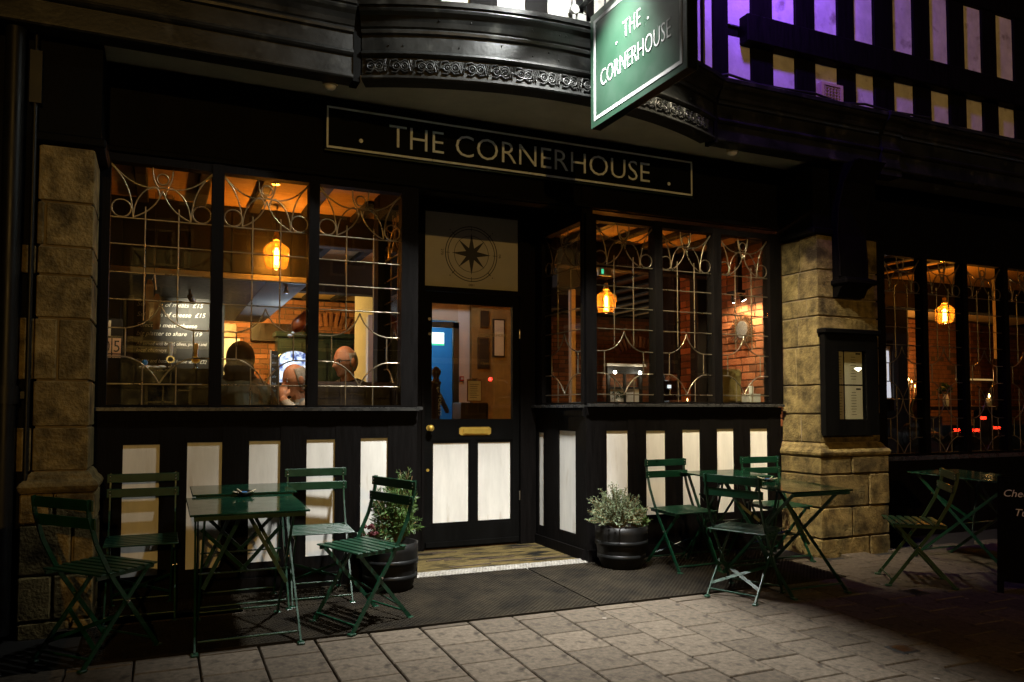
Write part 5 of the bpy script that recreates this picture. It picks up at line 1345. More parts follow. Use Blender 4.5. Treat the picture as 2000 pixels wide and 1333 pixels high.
# --- right room
t = thing('cream_post', 'tall cream post in the right window with a reflected lamp', 'post', (4.62, 3.0, FZ)); MB().rbox(4.588, 4.652, 2.95, 3.03, FZ, CZ - .3, .008).build('post', M['cream_wall'], t)
MB().rbox(4.40, 4.84, 2.93, 3.10, CZ - .29, CZ - .002, .01).build('cap_beam', M['beam_dark'], t)
t = thing('dark_post', 'black timber post beside the red brick pier', 'post', (5.85, 2.15, FZ)); MB().rbox(5.76, 5.9, 2.01, 2.16, FZ, CZ - .01, .008).build('post', M['beam_dark'], t)
t = thing('dark_post', 'dark timber post left of the narrow brick pier', 'post', (5.8, 2.55, FZ)); MB().rbox(5.72, 5.9, 2.42, 2.75, FZ, CZ - .01, .008).build('post', M['beam_dark'], t)
t = thing('exit_sign', 'small green exit light under the beam above the right pendant lamp', 'exit sign', (4.26, 1.62, 2.62))
MB().rbox(4.20, 4.36, 1.625, 1.655, 2.63, 2.72, .004).build('case', mat('exit_case', (.4, .45, .42), .4), t); MB().box(4.235, 4.262, 1.622, 1.6248, 2.648, 2.70).build('green_light', E['exit_green'], t)
t = thing('glazed_screen', 'dark framed glazed screen with a bright cream panel at the back of the right room', 'glazed screen', (8.0, 7.1, FZ))
b = MB(); sx0, sx1 = 7.58, 8.22
for (a, c, d, e) in ((sx0 - .06, sx0, FZ, 2.02), (sx1, sx1 + .06, FZ, 2.02), (sx0, sx1, 1.88, 2.02), (7.88, 7.92, FZ, 1.88), (sx0, 7.88, 1.60, 1.64), (7.92, sx1, 1.60, 1.64)): b.box(a, c, 7.0, 7.05, d, e)
b.build('frame', M['beam_dark'], t)
MB().box(7.92, sx1, 7.03, 7.045, 1.1, 1.60).build('panel', M['white_wall'], t); MB().box(sx0, 7.88, 7.03, 7.045, 1.1, 1.60).build('panel', M['white_wall'], t)
MB().rbox(sx0 - .1, sx1 + .12, 6.95, 7.08, 2.021, 2.07, .006).build('shelf', M['cream_wall'], t)
for x in (7.62, 8.16):
    MB().ball((x, 6.9, 1.9), .028, 12).build('bulb', E['bulb_white'], t)
    lamp('bulb_lamp', 'POINT', (x, 6.86, 1.88), 2.6, (1, .82, .55), t, shadow_soft_size=.04)
b = MB()
for k in range(40): leaf(b, Vector((7.72 + random.uniform(-.1, .1), 6.95 + random.uniform(-.04, .04), 1.45 + random.uniform(-.06, .08))), rdir(-.2), .06, .03, rdir(-1))
t = thing('pot_plant', 'small green plant standing in front of the glazed screen', 'plant', (7.72, 6.95, 1.3)); b.build('foliage', M['leaf_broad'], t)['kind'] = 'stuff'; MB().lathe([(.0, 1.28), (.05, 1.28), (.06, 1.4), (.0, 1.39)], (7.72, 6.95, 0), 14).build('pot', M['ceramic'], t)
t = thing('window_ledge', 'pale ledge below the glazed screen', 'ledge', (7.9, 6.8, 1.25)); MB().rbox(7.0, 8.8, 6.7, 6.999, 1.24, 1.285, .006).build('board', M['cream_wall'], t)
# sunburst mirror on the party wall
t = thing('sunburst_mirror', 'round mirror with a sunburst of metal rays on the brick wall', 'mirror', (5.79, 1.234, 2.085))
mc = Vector((5.765, 1.234, 2.085))
for k in range(32):
    a = 2 * math.pi * k / 32; Lr = .185 if k % 2 else .17
    p0 = mc + Vector((0, .095 * math.cos(a), .095 * math.sin(a))); p1 = mc + Vector((-.012, Lr * math.cos(a), Lr * math.sin(a)))
    MB().bar(p0, p1, .013, .006, (1, 0, 0)).build('ray', M['ray_metal'], t)
MB().disc(mc + Vector((.012, 0, 0)), .108, (-1, 0, 0), .018, 28).build('rim', M['ray_metal'], t)
MB().disc(mc + Vector((-.0065, 0, 0)), .092, (-1, 0, 0), .006, 28).build('glass', M['mirror'], t)
t = thing('track_spotlights', 'pair of bright spotlights on a dark drop rod above the sunburst mirror', 'spotlight', (5.5, 1.2, 2.5))
MB().rbox(5.54, 5.60, 1.03, 1.07, 2.47, CZ - .001, .004).build('drop_rod', M['beam_dark'], t)
MB().rbox(5.50, 5.60, .98, 1.16, 2.44, 2.469, .004).build('bar', M['pipe'], t)
for (y, tg) in ((1.01, (5.79, .98, 2.1)), (1.13, (5.79, 1.3, 2.1))):
    p = Vector((5.55, y, 2.43)); dv = (Vector(tg) - p).normalized()
    MB().tube([p, p + dv * .05, p + dv * .075], [.014, .028, .03], 12).build('head', M['steel'], t)
    MB().tube([p + dv * .074, p + dv * .079], .026, 12).build('lens', E['bulb_white'], t)
    lamp('spot_lamp', 'SPOT', p + dv * .09, 38, (1, .68, .38), t, tg, spot_size=R(115), spot_blend=.9, shadow_soft_size=.02)
t = thing('upholstered_chair', 'khaki upholstered high chair back behind the right window', 'chair', (5.12, .75, FZ))
MB().rbox(4.99, 5.235, .62, .69, .7, 1.615, .02).build('back', M['khaki'], t); MB().rbox(4.97, 5.25, .69, 1.1, .65, .75, .02).build('seat', M['khaki'], t)
for (x, y) in ((5.0, .66), (5.22, .66), (5.0, 1.06), (5.22, 1.06)): MB().rbox(x - .02, x + .02, y - .02, y + .02, FZ, .649, .003).build('leg', M['dark_wood'], t)
MB().rbox(5.0, 5.225, .61, .6195, 1.3, 1.32, .003).build('piping', M['khaki'], t)
t = thing('inner_sill', 'dark wooden window board inside the right window', 'window board', (4.1, .3, 1.25)); MB().rbox(3.24, 5.14, .125, .45, 1.255, 1.283, .005).build('board', M['dark_wood'], t)
t = thing('inner_sill', 'dark wooden window board inside the left window', 'window board', (.6, .3, 1.22)); MB().rbox(-.3, 1.58, .125, .42, 1.205, 1.233, .005).build('board', M['dark_wood'], t)
t = thing('sugar_box', 'stone-grey box with white card on the right window board', 'box', (5.08, .3, 1.284)); MB().rbox(5.0, 5.13, .24, .36, 1.284, 1.365, .005).build('box', mat('stone_grey', (.4, .38, .33), .7), t); MB().rbox(5.03, 5.07, .27, .29, 1.366, 1.44, .002).build('card', M['ceramic'], t)
t = thing('tea_light', 'small burning tea light on the right window board', 'candle', (4.34, .3, 1.284)); MB().lathe([(.0, 1.284), (.02, 1.284), (.02, 1.298), (.0, 1.297)], (4.34, .3, 0), 14).build('cup', M['steel'], t); MB().lathe([(.0, 1.298), (.005, 1.304), (.0, 1.322)], (4.34, .3, 0), 8).build('flame', E['flame'], t)
lamp('flame_lamp', 'POINT', (4.34, .3, 1.34), .5, (1, .5, .15), t, shadow_soft_size=.01)
t = thing('coffee_machine', 'black and steel drinks machine behind the right window', 'drinks machine', (5.06, 1.6, .9))
MB().rbox(4.99, 5.17, 1.60, 1.9, .9, 1.62, .01).build('body', M['black_gloss'], t)
MB().rbox(4.995, 5.165, 1.585, 1.599, 1.53, 1.60, .004).build('panel', M['steel'], t); MB().box(5.04, 5.075, 1.58, 1.5995, 1.45, 1.485).build('display', emat('display', (.9, .95, 1), 1.2), t)
MB().tube([(5.05, 1.57, 1.44), (5.05, 1.57, 1.38)], .012, 8).build('spout', M['steel'], t); MB().rbox(4.995, 5.165, 1.5, 1.599, 1.285, 1.32, .004).build('drip_tray', M['steel'], t)
MB().box(4.9, 5.5, 1.5, 1.95, FZ, .9).build('counter', M['dark_wood'], t)
t = thing('dining_table', 'dark dining table with a candle in the right room', 'table', (6.7, 5.0, FZ)); MB().rbox(6.2, 7.3, 4.6, 5.2, 1.28, 1.32, .006).build('top', M['dark_wood'], t)
for (x, y) in ((6.25, 4.65), (7.25, 4.65), (6.25, 5.15), (7.25, 5.15)): MB().rbox(x - .03, x + .03, y - .03, y + .03, FZ, 1.279, .004).build('leg', M['dark_wood'], t)
# --- far right room
t = thing('candelabra', 'five-armed candelabra with lit candles in the far right room', 'candelabra', (12.4, 4.6, 1.3))
cx_, cy_ = 12.4, 4.6
MB().lathe([(.0, 1.1), (.09, 1.1), (.08, 1.12), (.015, 1.15), (.012, 1.62), (.0, 1.63)], (cx_, cy_, 0), 14).build('stem', M['wire'], t)
for k, (dx, dz) in enumerate(((-.16, 1.62), (-.075, 1.70), (0, 1.74), (.075, 1.70), (.16, 1.62))):
    if dx: MB().tube([(cx_, cy_, 1.42), (cx_ + dx * .6, cy_, 1.40), (cx_ + dx, cy_, 1.46), (cx_ + dx, cy_, dz - .1)], .007, 6).build('arm', M['wire'], t)
    MB().tube([(cx_ + dx, cy_, dz - .1), (cx_ + dx, cy_, dz - .0)], .012, 8).build('candle', M['ceramic'], t)
    MB().lathe([(.0, dz), (.011, dz + .018), (.0, dz + .055)], (cx_ + dx, cy_, 0), 8).build('flame', E['flame'], t)
lamp('flame_lamp', 'POINT', (cx_ + .1, cy_ + .12, 1.86), 60, (1, .5, .14), t, shadow_soft_size=.06)
t = thing('sideboard', 'dark sideboard carrying the candelabra', 'sideboard', (12.5, 4.6, FZ)); MB().rbox(11.95, 13.0, 4.4, 4.85, FZ, 1.099, .01).build('carcass', M['dark_wood'], t)
for (x, y, z, lab) in ((9.609, 1.5, 1.44, 'lit candle in a glass on the far right table, left one'), (9.411, 1.0, 1.36, 'lit pillar candle on the far right table, right one')):
    t = thing('candle', lab, 'candle', (x, y, z - .1), group='table candles in the far right room')
    MB().lathe([(.0, z - .1), (.03, z - .1), (.03, z), (.0, z)], (x, y, 0), 14).build('wax', M['ceramic'], t); MB().lathe([(.0, z), (.010, z + .02), (.0, z + .06)], (x, y, 0), 8).build('flame', E['flame'], t)
    lamp('flame_lamp', 'POINT', (x, y, z + .09), .9, (1, .5, .15), t, shadow_soft_size=.02)
t = thing('dining_table', 'dark dining table with candles in the far right room', 'table', (9.5, 1.3, FZ)); MB().rbox(9.1, 10.4, .7, 1.8, 1.21, 1.259, .006).build('top', M['dark_wood'], t)
MB().rbox(9.6, 9.8, 1.15, 1.35, FZ, 1.209, .006).build('pedestal', M['dark_wood'], t)
MB().tube([(9.609, 1.5, 1.259), (9.609, 1.5, 1.34)], .03, 12).build('candle_stand', M['steel'], t)
t = thing('table_plant', 'leafy sprig in a vase on the far right table', 'plant', (9.35, 1.55, 1.26))
b = MB()
for k in range(30): leaf(b, Vector((9.35 + random.uniform(-.1, .1), 1.55, 1.46 + random.uniform(-.04, .08))), rdir(-.2), .08, .04, rdir(-1))
b.build('foliage', M['leaf_broad'], t)['kind'] = 'stuff'; MB().lathe([(.0, 1.26), (.035, 1.26), (.04, 1.34), (.025, 1.42), (.0, 1.41)], (9.35, 1.55, 0), 12).build('vase', M['ceramic'], t)
t = thing('curtained_window', 'pale curtain and self-glowing strip beside a dark frame in the far right room', 'curtain', (11.2, 4.0, 1.2))
MB().box(11.05, 11.42, 4.15, 4.19, 1.4, 2.3).build('blind', M['paper'], t)
MB().box(11.0, 11.9, 4.2, 5.3, FZ, CZ - .01).build('wall', M['dark_panelling'], t)
cs = MB(); cs.prism([(0, 0), (.10, .0), (.075, .45), (.06, .80), (.02, .80), (.03, .4)], (11.30, 4.13, 1.42), (1, 0, 0), (0, 0, 1), (0, 1, 0), 0, .012); cs.build('glowing_curtain', emat('self_lit_curtain', (.85, .85, 1), .8), t)  # emission puts the light on this strip into the curtain itself
MB().box(11.43, 11.55, 4.1, 4.19, 1.2, 2.4).build('frame', M['dark_wood'], t)
t = thing('cream_post', 'thin pale post at the far right inside the far room', 'post', (9.7, 1.5, FZ)); MB().rbox(10.28, 10.36, 1.45, 1.53, 1.9, CZ - .02, .006).build('post', M['cream_wall'], t)
MB().rbox(10.27, 10.37, 1.44, 1.54, FZ, 1.899, .006).build('base', M['dark_wood'], t)
t = thing('wall_light', 'low bar of warm light on the back wall of the far right room', 'wall light', (13.5, 4.9, 2.0)); MB().rbox(14.3, 15.7, 5.05, 5.1, 1.80, 1.83, .004).build('tube', emat('warm_bar', (1, .62, .22), .5), t)

# ------------------------------------------------------------------ people
def head_mesh(b, c, yaw, pitch=0, s=1.0, mi=0, nose=1.0):
    """head with brow, eye hollows, nose, lips, chin and ears; faces local -y, then turned by yaw"""
    q = Matrix.Rotation(yaw, 3, 'Z') @ Matrix.Rotation(pitch, 3, 'X')
    vs = []; fs = []; n, m = 36, 26
    for i in range(m + 1):
        th = math.pi * i / m
        for j in range(n):
            ph = 2 * math.pi * j / n
            x, y, z = math.sin(th) * math.cos(ph), math.sin(th) * math.sin(ph), math.cos(th)
            X, Y, Zc = x * .076, y * .097, z * .118
            if z < -.1:
                k = min(1, (-.1 - z) / .9); X *= 1 - .28 * k; Y = Y * (1 - .12 * k) - .012 * k
            if y > .2 and z < -.2: Y *= 1 - .35 * min(1, (-.2 - z) * 1.4)
            fr_ = max(0, -y) / max(.25, math.sin(th))
            if z < -.3: Y -= .024 * min(1, (-.3 - z) / .45) * fr_ ** 2
            g = lambda a, b_, sa, sb: math.exp(-((x - a) / sa) ** 2 - ((z - b_) / sb) ** 2) * (1 if y < 0 else 0)
            Y -= .036 * nose * g(0, -.24, .19, .17) + .016 * nose * g(0, -.02, .15, .22)
            Y += .013 * (g(.36, .02, .2, .12) + g(-.36, .02, .2, .12))
            Y -= .006 * (g(.36, .2, .3, .08) + g(-.36, .2, .3, .08))
            Y -= .008 * g(0, -.52, .3, .07); Y += .006 * g(0, -.43, .3, .05); Y += .007 * g(0, -.66, .3, .07); Y -= .013 * g(0, -.86, .3, .14)
            vs.append(Vector(c) + q @ (Vector((X, Y, Zc)) * s))
    for i in range(m):
        for j in range(n): fs.append(((i + 1) * n + j, (i + 1) * n + (j + 1) % n, i * n + (j + 1) % n, i * n + j))
    b.add(vs, fs, mi, True)
    for sx in (-1, 1):
        b.ball(Vector(c) + q @ (Vector((sx * .078, .008, -.012)) * s), (.017 * s, .024 * s, .038 * s), 10, mi, q)
    return q
def hand(b, wrist, dirv, s=1.0, curl=1.0, side=1):
    d = Vector(dirv).normalized(); a = d.cross(Vector((0, 0, 1)))
    if a.length < .1: a = Vector((1, 0, 0))
    a.normalize(); nn = a.cross(d); p = Vector(wrist) + d * .045 * s
    b.ball(p, (.042 * s, .024 * s, .05 * s), 10, 0, Matrix((a, nn, d)).transposed())
    for k, L_ in enumerate((.07, .078, .072, .056)):
        o = p + a * (k - 1.5) * .019 * s + d * .035 * s
        p1 = o + d * L_ * .45 * s; p2 = p1 + (d * (1 - curl) - nn * curl * .9).normalized() * L_ * .35 * s; p3 = p2 + (-nn * .8 - d * .5 * curl).normalized() * L_ * .25 * s
        b.tube([o - d * .02, o, p1, p2, p3], [.011 * s, .0105 * s, .0095 * s, .009 * s, .007 * s], 7)
    th = p + a * .035 * s * side - d * .015
    b.tube([th, th + (a * side * .6 + d * .7).normalized() * .035 * s, th + (a * side * .25 + d).normalized() * .065 * s - nn * .01], [.013 * s, .011 * s, .008 * s], 7)
def person(label, hips, yaw, headc, head_yaw, head_pitch, arms, cloth, nose=1.0, hood=False, neckz=None, voxel=.0062, hs=1.04):
    """seated figure: one remeshed surface (pelvis, torso, limbs, neck, head, hands)"""
    t = thing('person', label, 'person', (hips[0], hips[1], FZ))
    b = MB(); q = Matrix.Rotation(yaw, 3, 'Z'); H_ = Vector(hips); Hc = Vector(headc)
    def P(x, y, z): return H_ + q @ Vector((x, y, z))
    nk = Hc + Vector((0, 0, -.115)) + (H_ - Hc) * Vector((.06, .06, 0)).length * 0
    sh = Vector((Hc.x, Hc.y, 0)) * .75 + Vector((H_.x, H_.y, 0)) * .25; shz = Hc.z - .225
    shc = Vector((sh.x, sh.y, shz)); back = q @ Vector((0, .03, 0))
    b.tube([H_, H_.lerp(shc, .35) + back, H_.lerp(shc, .75) + back, shc + Vector((0, 0, .0)), shc + Vector((0, 0, .05))], [.155, .15, .165, .14, .07], 16)
    b.ball(H_, (.18, .15, .13), 14, 0, q)
    xs = q @ Vector((1, 0, 0))
    for s_ in (-1, 1):
        b.ball(shc + xs * s_ * .09 + back * .5 + Vector((0, 0, -.10)), (.115, .11, .16), 14, 0, q)
        b.ball(shc + xs * s_ * .165 + Vector((0, 0, -.03)), (.07, .07, .075), 12, 0, q)
        b.tube([shc + xs * s_ * .05 + Vector((0, 0, .04)), shc + xs * s_ * .17 + Vector((0, 0, -.005))], [.06, .062], 12)
        b.tube([P(s_ * .09, 0, -.02), P(s_ * .11, -.22, .0), P(s_ * .12, -.42, .0)], [.095, .085, .066], 12)
        b.tube([P(s_ * .12, -.42, .0), P(s_ * .12, -.43, -.22), P(s_ * .12, -.42, -.44)], [.064, .055, .042], 10)
        b.ball(P(s_ * .12, -.49, -.47), (.045, .12, .038), 10, 0, q)
    b.tube([shc + Vector((0, 0, .02)), Hc + Vector((0, 0, -.075)) + (q @ Vector((0, .012, 0)))], [.062, .052], 12)
    for s_, (el, wr, hd) in zip((-1, 1), arms):
        S0 = shc + xs * s_ * .18 + Vector((0, 0, -.03)); el = Vector(el); wr = Vector(wr)
        b.tube([S0, S0.lerp(el, .5), el, el.lerp(wr, .5), wr], [.062, .055, .048, .042, .032], 12)
        hand(b, wr, hd, .92, .9, -s_)
    hq = head_mesh(b, Hc, head_yaw, head_pitch, hs, 0, nose)
    me = b.mesh('tmp', M['skin']); o = bpy.data.objects.new('tmp', me); COL.objects.link(o)
    md = o.modifiers.new('r', 'REMESH'); md.mode = 'VOXEL'; md.voxel_size = voxel; md.use_smooth_shade = True
    sm = o.modifiers.new('s', 'SMOOTH'); sm.iterations = 2; sm.factor = .4
    dg = bpy.context.evaluated_depsgraph_get(); me2 = bpy.data.meshes.new_from_object(o.evaluated_get(dg))
    bpy.data.objects.remove(o); bpy.data.meshes.remove(me)
    me2.materials.clear(); me2.materials.append(M['skin']); me2.materials.append(cloth); me2.materials.append(M['jacket_dark'])
    hands = [Vector(a[1]) + Vector(a[2]).normalized() * .05 for a in arms]
    for p in me2.polygons:
        c = p.center; p.use_smooth = True
        if (c - Hc).length < .16 or c.z > nk.z + .01 or any((c - h).length < .085 for h in hands): p.material_index = 0
        elif c.z < H_.z + .02: p.material_index = 2
        else: p.material_index = 1
    for v in me2.vertices: v.co = v.co - OFF[t.name]
    me2.name = 'body'; bo = link('body', me2, t)
    return t, hq, Hc, shc, xs
def hair_cap(t, hq, Hc, lo, hi, m, back=-.2, thick=.012, s=1.0, name='hair', dens=1):
    b = MB(); n, mm = 30, 18; vs = []; keep = {}
    for i in range(mm + 1):
        th = math.pi * i / mm
        for j in range(n):
            ph = 2 * math.pi * j / n; x, y, z = math.sin(th) * math.cos(ph), math.sin(th) * math.sin(ph), math.cos(th)
            rr = 1 + thick / .09 * (1 + .6 * random.random()); X, Y, Z_ = x * .077 * rr, y * .098 * rr, z * .119 * rr
            if y > .2 and z < -.2: Y *= 1 - .3 * min(1, (-.2 - z))
            vs.append(Vector(Hc) + hq @ (Vector((X, Y, Z_)) * s))
    fs = []
    for i in range(mm):
        for j in range(n):
            th = math.pi * (i + .5) / mm; ph = 2 * math.pi * (j + .5) / n; y, z = math.sin(th) * math.sin(ph), math.cos(th)
            if lo < z < hi and y > back + (0.22 if z < -.28 else 0): fs.append((i * n + j, i * n + (j + 1) % n, (i + 1) * n + (j + 1) % n, (i + 1) * n + j))
    b.add(vs, fs, 0, True)
    o = b.build(name, m, t); sd = o.modifiers.new('solid', 'SOLIDIFY'); sd.thickness = .008; sd.offset = -1
    return o
def eyes(t, hq, Hc, s=1.0):
    for sx in (-1, 1):
        p = Vector(Hc) + hq @ Vector((sx * .030, -.080, .006)) * s
        MB().ball(p, .0115 * s, 10).build('eye', M['ceramic'], t); MB().ball(p + hq @ Vector((0, -.0075, 0)) * s, .0055 * s, 8).build('iris', M['ink'], t)
        MB().bar(Vector(Hc) + hq @ Vector((sx * .014, -.091, .026)) * s, Vector(Hc) + hq @ Vector((sx * .046, -.082, .028)) * s, .008, .006).build('eyebrow', M['hair_grey'], t)
# old man with glasses, at the right light of the left window, face to the left
hc = (1.345, .70, 1.60)
yw = R(-62)
t, hq, Hc, shc, xs = person('older balding man in dark-rimmed glasses and dark jacket, facing left behind the window', (1.50, .86, .98), R(-50), hc, yw, R(8),
    [((1.30, .48, 1.16), (1.12, .52, 1.20), (-1, .2, .1)), ((1.30, 1.06, 1.14), (1.08, .9, 1.19), (-1, -.2, .1))], M['jacket_dark'])
hair_cap(t, hq, Hc, -.68, .55, M['hair_grey'], -.2, .004, 1.04); eyes(t, hq, Hc)
gb = MB()
for sx in (-1, 1):
    c = Vector(Hc) + hq @ Vector((sx * .031, -.103, .004)); gb.tube([c + hq @ Vector((.024 * math.cos(k * math.pi / 7), 0, .018 * math.sin(k * math.pi / 7))) for k in range(15)], .0032, 5)
    gb.tube([Vector(Hc) + hq @ Vector((sx * .054, -.102, .01)), Vector(Hc) + hq @ Vector((sx * .078, -.06, .012)), Vector(Hc) + hq @ Vector((sx * .082, .01, .006))], .0035, 5)
gb.tube([Vector(Hc) + hq @ Vector((-.008, -.106, .008)), Vector(Hc) + hq @ Vector((.008, -.106, .008))], .003, 5)
gb.build('glasses', M['ink'], t)
MB().tube([shc + xs * .1 + Vector((0, 0, .03)), shc + xs * .06 + Vector((0, .04, .075)), shc - xs * .06 + Vector((0, .04, .075)), shc - xs * .1 + Vector((0, 0, .03))], .022, 8).build('collar', M['shirt_grey'], t)
# bald man leaning on his hand
hc = (.975, .80, 1.455)
t, hq, Hc, shc, xs = person('balding grey-haired man resting his chin on his hand, seen side-on between the mullions', (1.18, .98, .92), R(-60), hc, R(-75), R(18),
    [((.98, .56, 1.16), (.86, .70, 1.30), (.1, .25, 1)), ((1.0, 1.15, 1.10), (.78, 1.02, 1.17), (-1, -.1, .0))], M['shirt_grey'])
hair_cap(t, hq, Hc, -.7, .7, M['hair_grey'], -.25, .006, 1.04); eyes(t, hq, Hc)
# hooded person, back to the window
hc = (.585, 1.05, 1.615)
t, hq, Hc, shc, xs = person('person in a dark hooded waterproof jacket seen from behind in the left window', (.60, .86, .98), R(172), hc, R(168), R(6),
    [((.86, 1.02, 1.18), (.78, 1.24, 1.22), (-.3, 1, 0)), ((.32, 1.05, 1.18), (.42, 1.26, 1.22), (.3, 1, 0))], M['jacket_olive'])
hb = MB(); hb.ball(Vector(Hc) + hq @ Vector((0, .012, .008)), (.112, .125, .142), 18, 0, hq); hb.ball(Vector(Hc) + hq @ Vector((0, .075, -.09)), (.12, .085, .085), 14, 0, hq); hb.ball(Vector(Hc) + hq @ Vector((0, .02, -.15)), (.135, .11, .06), 14, 0, hq)
me = hb.mesh('tmp', M['hood_cloth']); o = bpy.data.objects.new('tmp', me); COL.objects.link(o)
md = o.modifiers.new('r', 'REMESH'); md.mode = 'VOXEL'; md.voxel_size = .011; sm = o.modifiers.new('s', 'SMOOTH'); sm.iterations = 4
me2 = bpy.data.meshes.new_from_object(o.evaluated_get(bpy.context.evaluated_depsgraph_get())); bpy.data.objects.remove(o)
bm = bmesh.new(); bm.from_mesh(me2)
fwd = hq @ Vector((0, -1, 0))
bmesh.ops.delete(bm, geom=[f for f in bm.faces if (f.calc_center_median() - Hc).dot(fwd) > .085], context='FACES'); bm.to_mesh(me2); bm.free()
for v in me2.vertices: v.co -= OFF[t.name]
me2.materials.clear(); me2.materials.append(M['hood_cloth'])
for p in me2.polygons: p.use_smooth = True
ho = link('hood', me2, t); sd = ho.modifiers.new('solid', 'SOLIDIFY'); sd.thickness = .008
# faint diner in the far right room
hc = (7.935, .80, 1.235)
t, hq, Hc, shc, xs = person('barely visible grey-haired diner low in the far right window', (7.95, .95, .62), R(20), hc, R(-40), R(5),
    [((7.7, .7, .85), (7.75, .55, .95), (.2, -1, .2)), ((8.2, .7, .85), (8.1, .52, .95), (-.2, -1, .2))], M['jacket_dark'], voxel=.012)
hair_cap(t, hq, Hc, -.5, 1.1, M['hair_grey'], -.3, .016); eyes(t, hq, Hc)
# benches and table under the window
t = thing('bench_seat', 'dark leather bench back in the left window behind the old men', 'bench', (1.3, 1.1, FZ))
MB().rbox(.98, 1.75, 1.26, 1.36, .8, 1.46, .03).build('back', M['leather'], t); MB().rbox(.98, 1.75, .86, 1.25, .72, .84, .03).build('seat', M['leather'], t); MB().box(1.0, 1.73, .9, 1.3, FZ, .719).build('base', M['dark_wood'], t)
t = thing('bench_seat', 'low dark leather settle facing the window at the right of the left window', 'bench', (1.4, .55, FZ))
MB().rbox(1.06, 1.70, .44, .50, .7, 1.43, .025).build('back', M['leather'], t); MB().box(1.08, 1.68, .501, .54, FZ, 1.2).build('base', M['dark_wood'], t)
t = thing('pub_table', 'small round pub table with glossy top between the drinkers', 'table', (.75, .72, FZ))
MB().lathe([(.0, 1.22), (.2, 1.22), (.215, 1.235), (.2, 1.25), (.0, 1.25)], (.72, .78, 0), 24).build('top', M['dark_wood'], t); MB().lathe([(.16, FZ), (.14, FZ + .03), (.03, FZ + .06), (.03, 1.21), (.0, 1.219)], (.72, .78, 0), 14).build('pedestal', M['pipe'], t)
t = thing('pint_glass', 'empty glass on the round pub table', 'glass', (.80, .66, 1.25)); MB().lathe([(.0, 1.2505), (.026, 1.2505), (.034, 1.39), (.032, 1.39), (.024, 1.262), (.0, 1.262)], (.80, .66, 0), 18).build('glass', M['window_glass'], t)
t = thing('bar_stool', 'backless stool under the hooded person', 'stool', (.60, .86, FZ)); MB().lathe([(.0, .80), (.17, .80), (.18, .83), (.17, .855), (.0, .86)], (.60, .86, 0), 20).build('seat', M['leather'], t)
for k in range(4):
    a = k * math.pi / 2 + .7; MB().tube([(.6 + .1 * math.cos(a), .86 + .1 * math.sin(a), .80), (.6 + .19 * math.cos(a), .86 + .19 * math.sin(a), FZ)], .016, 8).build('leg', M['dark_wood'], t)
t = thing('added_face_spotlight', 'added warm ceiling spotlight lighting the faces of the drinkers by the left window', 'spotlight', (.75, .36, 2.9)); MB().tube([(.75, .36, 2.995), (.75, .36, 2.86)], .03, 14).build('can', M['steel'], t)
lamp('down_lamp', 'SPOT', (.75, .36, 2.85), 95, (1, .62, .34), t, (1.25, .72, 1.5), spot_size=R(48), spot_blend=.8, shadow_soft_size=.04)  # added spotlight, aimed to bring light onto the drinkers' faces

# ------------------------------------------------------------------ the street behind the camera (seen reflected)
def street_lamp(label, x, y, h, lens, power, color):
    t = thing('street_lamp', label, 'street lamp', (x, y, -.26))
    MB().tube([(x, y, -.26), (x, y, 1.2), (x, y, h)], [.09, .07, .045], 12).build('pole', M['pipe'], t)
    MB().tube([(x, y, h), (x, y + .3, h + .18), (x, y + .9, h + .2)], .03, 8).build('arm', M['pipe'], t)
    MB().rbox(x - .13, x + .13, y + .75, y + 1.35, h + .15, h + .27, .03).build('lantern', M['pipe'], t)
    MB().rbox(x - .10, x + .10, y + .8, y + 1.3, h + .10, h + .149, .02).build('lens', lens, t)
    lamp('street_bulb', 'POINT', (x, y + 1.05, h + .05), power, color, t, shadow_soft_size=.12)
street_lamp('sodium street lamp across the road, seen only as a reflection', -1.35, -26.0, 6.1, E['sodium'], 3900, (1, .57, .15))
street_lamp('white street lamp far down the road, seen only as a reflection', 50, -42, 4.3, E['led'], 600, (.85, .93, 1))
t = thing('traffic_light', 'traffic light at red across the road, seen only in the door glass', 'traffic light', (16, -31.6, -.26))
MB().tube([(16, -31.6, -.26), (16, -31.6, 3.2)], .055, 12).build('pole', M['pipe'], t); MB().rbox(15.85, 16.15, -31.5, -31.25, 2.05, 3.0, .03).build('head', M['pipe'], t)
MB().disc((16, -31.25, 2.82), .10, (0, 1, 0), .02, 18).build('red_lens', E['signal_red'], t)
for z in (2.52, 2.22): MB().disc((16, -31.25, z), .10, (0, 1, 0), .02, 18).build('dark_lens', M['ink'], t)
t = thing('parked_car', 'dark hatchback with glowing tail lights, seen only as a reflection', 'car', (30.5, -17.5, -.26))
def cbx(y): return y
bd = [(-2.0, .35), (-2.05, .75), (-1.1, .92), (-.5, 1.38), (1.1, 1.42), (1.75, 1.0), (2.0, .9), (2.02, .4), (1.6, .28), (-1.6, .28)]
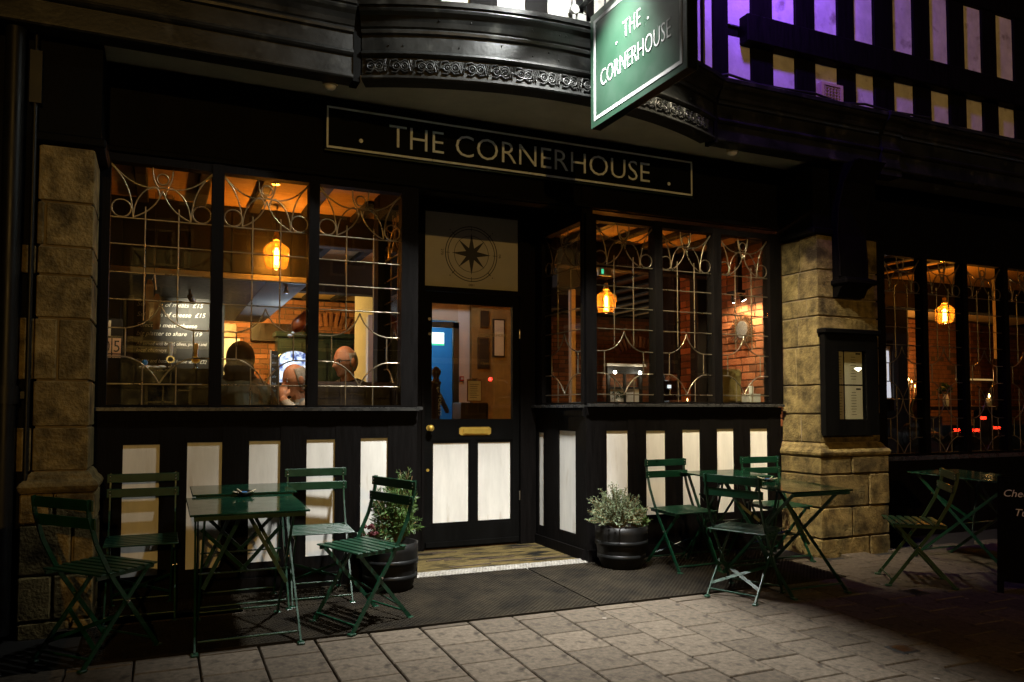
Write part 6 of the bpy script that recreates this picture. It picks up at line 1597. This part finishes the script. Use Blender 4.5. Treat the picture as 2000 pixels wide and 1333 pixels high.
CA, CL = Vector((-.75, .66, 0)), Vector((.66, .75, 0)); CO = Vector((31.6, -17.5, -.26))
MB().prism(bd, CO, CA, (0, 0, 1), CL, -.82, .82).build('body', M['car_paint'], t)
MB().prism([(-.42, .98), (1.25, 1.0), (1.0, 1.34), (-.36, 1.32)], CO, CA, (0, 0, 1), CL, -.825, .825).build('side_glass', M['black_gloss'], t)
for s in (-.84, .76):
    for a in (-1.3, 1.3):
        c = CO + Vector((0, 0, .31)) + CA * a + CL * s
        MB().tube([c, c + CL * .08], .31, 18).build('wheel', M['rubber'], t)
for s in (-.6, .6):
    c = CO + Vector((0, 0, 1.0)) + CA * 1.99 + CL * s
    MB().bar(c - CL * .2 - Vector((0, 0, .1)), c + CL * .2 - Vector((0, 0, .1)), .12, .12).build('tail_light', E['tail_red'], t)

M['far_frame'] = mat('far_frame', (.16, .15, .13), .7)
t = thing('opposite_building', 'rendered terrace across the road, seen only as reflections in the glass', 'building', (4, -34, -.26))
ox0, ox1, oy = -18, 34, -33.0
MB().box(ox0, ox1, oy - 6, oy, -.3, 11).build('wall', mat('far_render', (.045, .036, .026), .9, var=.2), t)
MB().box(ox0 - .3, ox1 + .3, oy - 6.3, oy + .35, 11, 11.5).build('cornice', M['soffit_paint'], t)
MB().box(ox0, ox1, oy + .001, oy + .08, 3.7, 4.0).build('string_course', M['soffit_paint'], t)
for i in range(13):
    x = ox0 + 2 + i * 4
    for z0, z1 in ((.9, 3.0), (4.8, 6.8), (8.0, 9.8)):
        f = MB(); w = .62
        for (a, c, d, e) in ((x - w - .12, x - w, z0, z1), (x + w, x + w + .12, z0, z1), (x - w, x + w, z1 - .1, z1), (x - w, x + w, z0, z0 + .1), (x - w, x + w, (z0 + z1) / 2 - .04, (z0 + z1) / 2 + .04), (x - .04, x + .04, z0 + .1, z1 - .1)): f.box(a, c, oy + .001, oy + .07, d, e)
        f = f.build('window', M['far_frame'], t)
        MB().box(x - w, x + w, oy + .001, oy + .02, z0 + .1, z1 - .1).build('pane', M['black_gloss'], f)
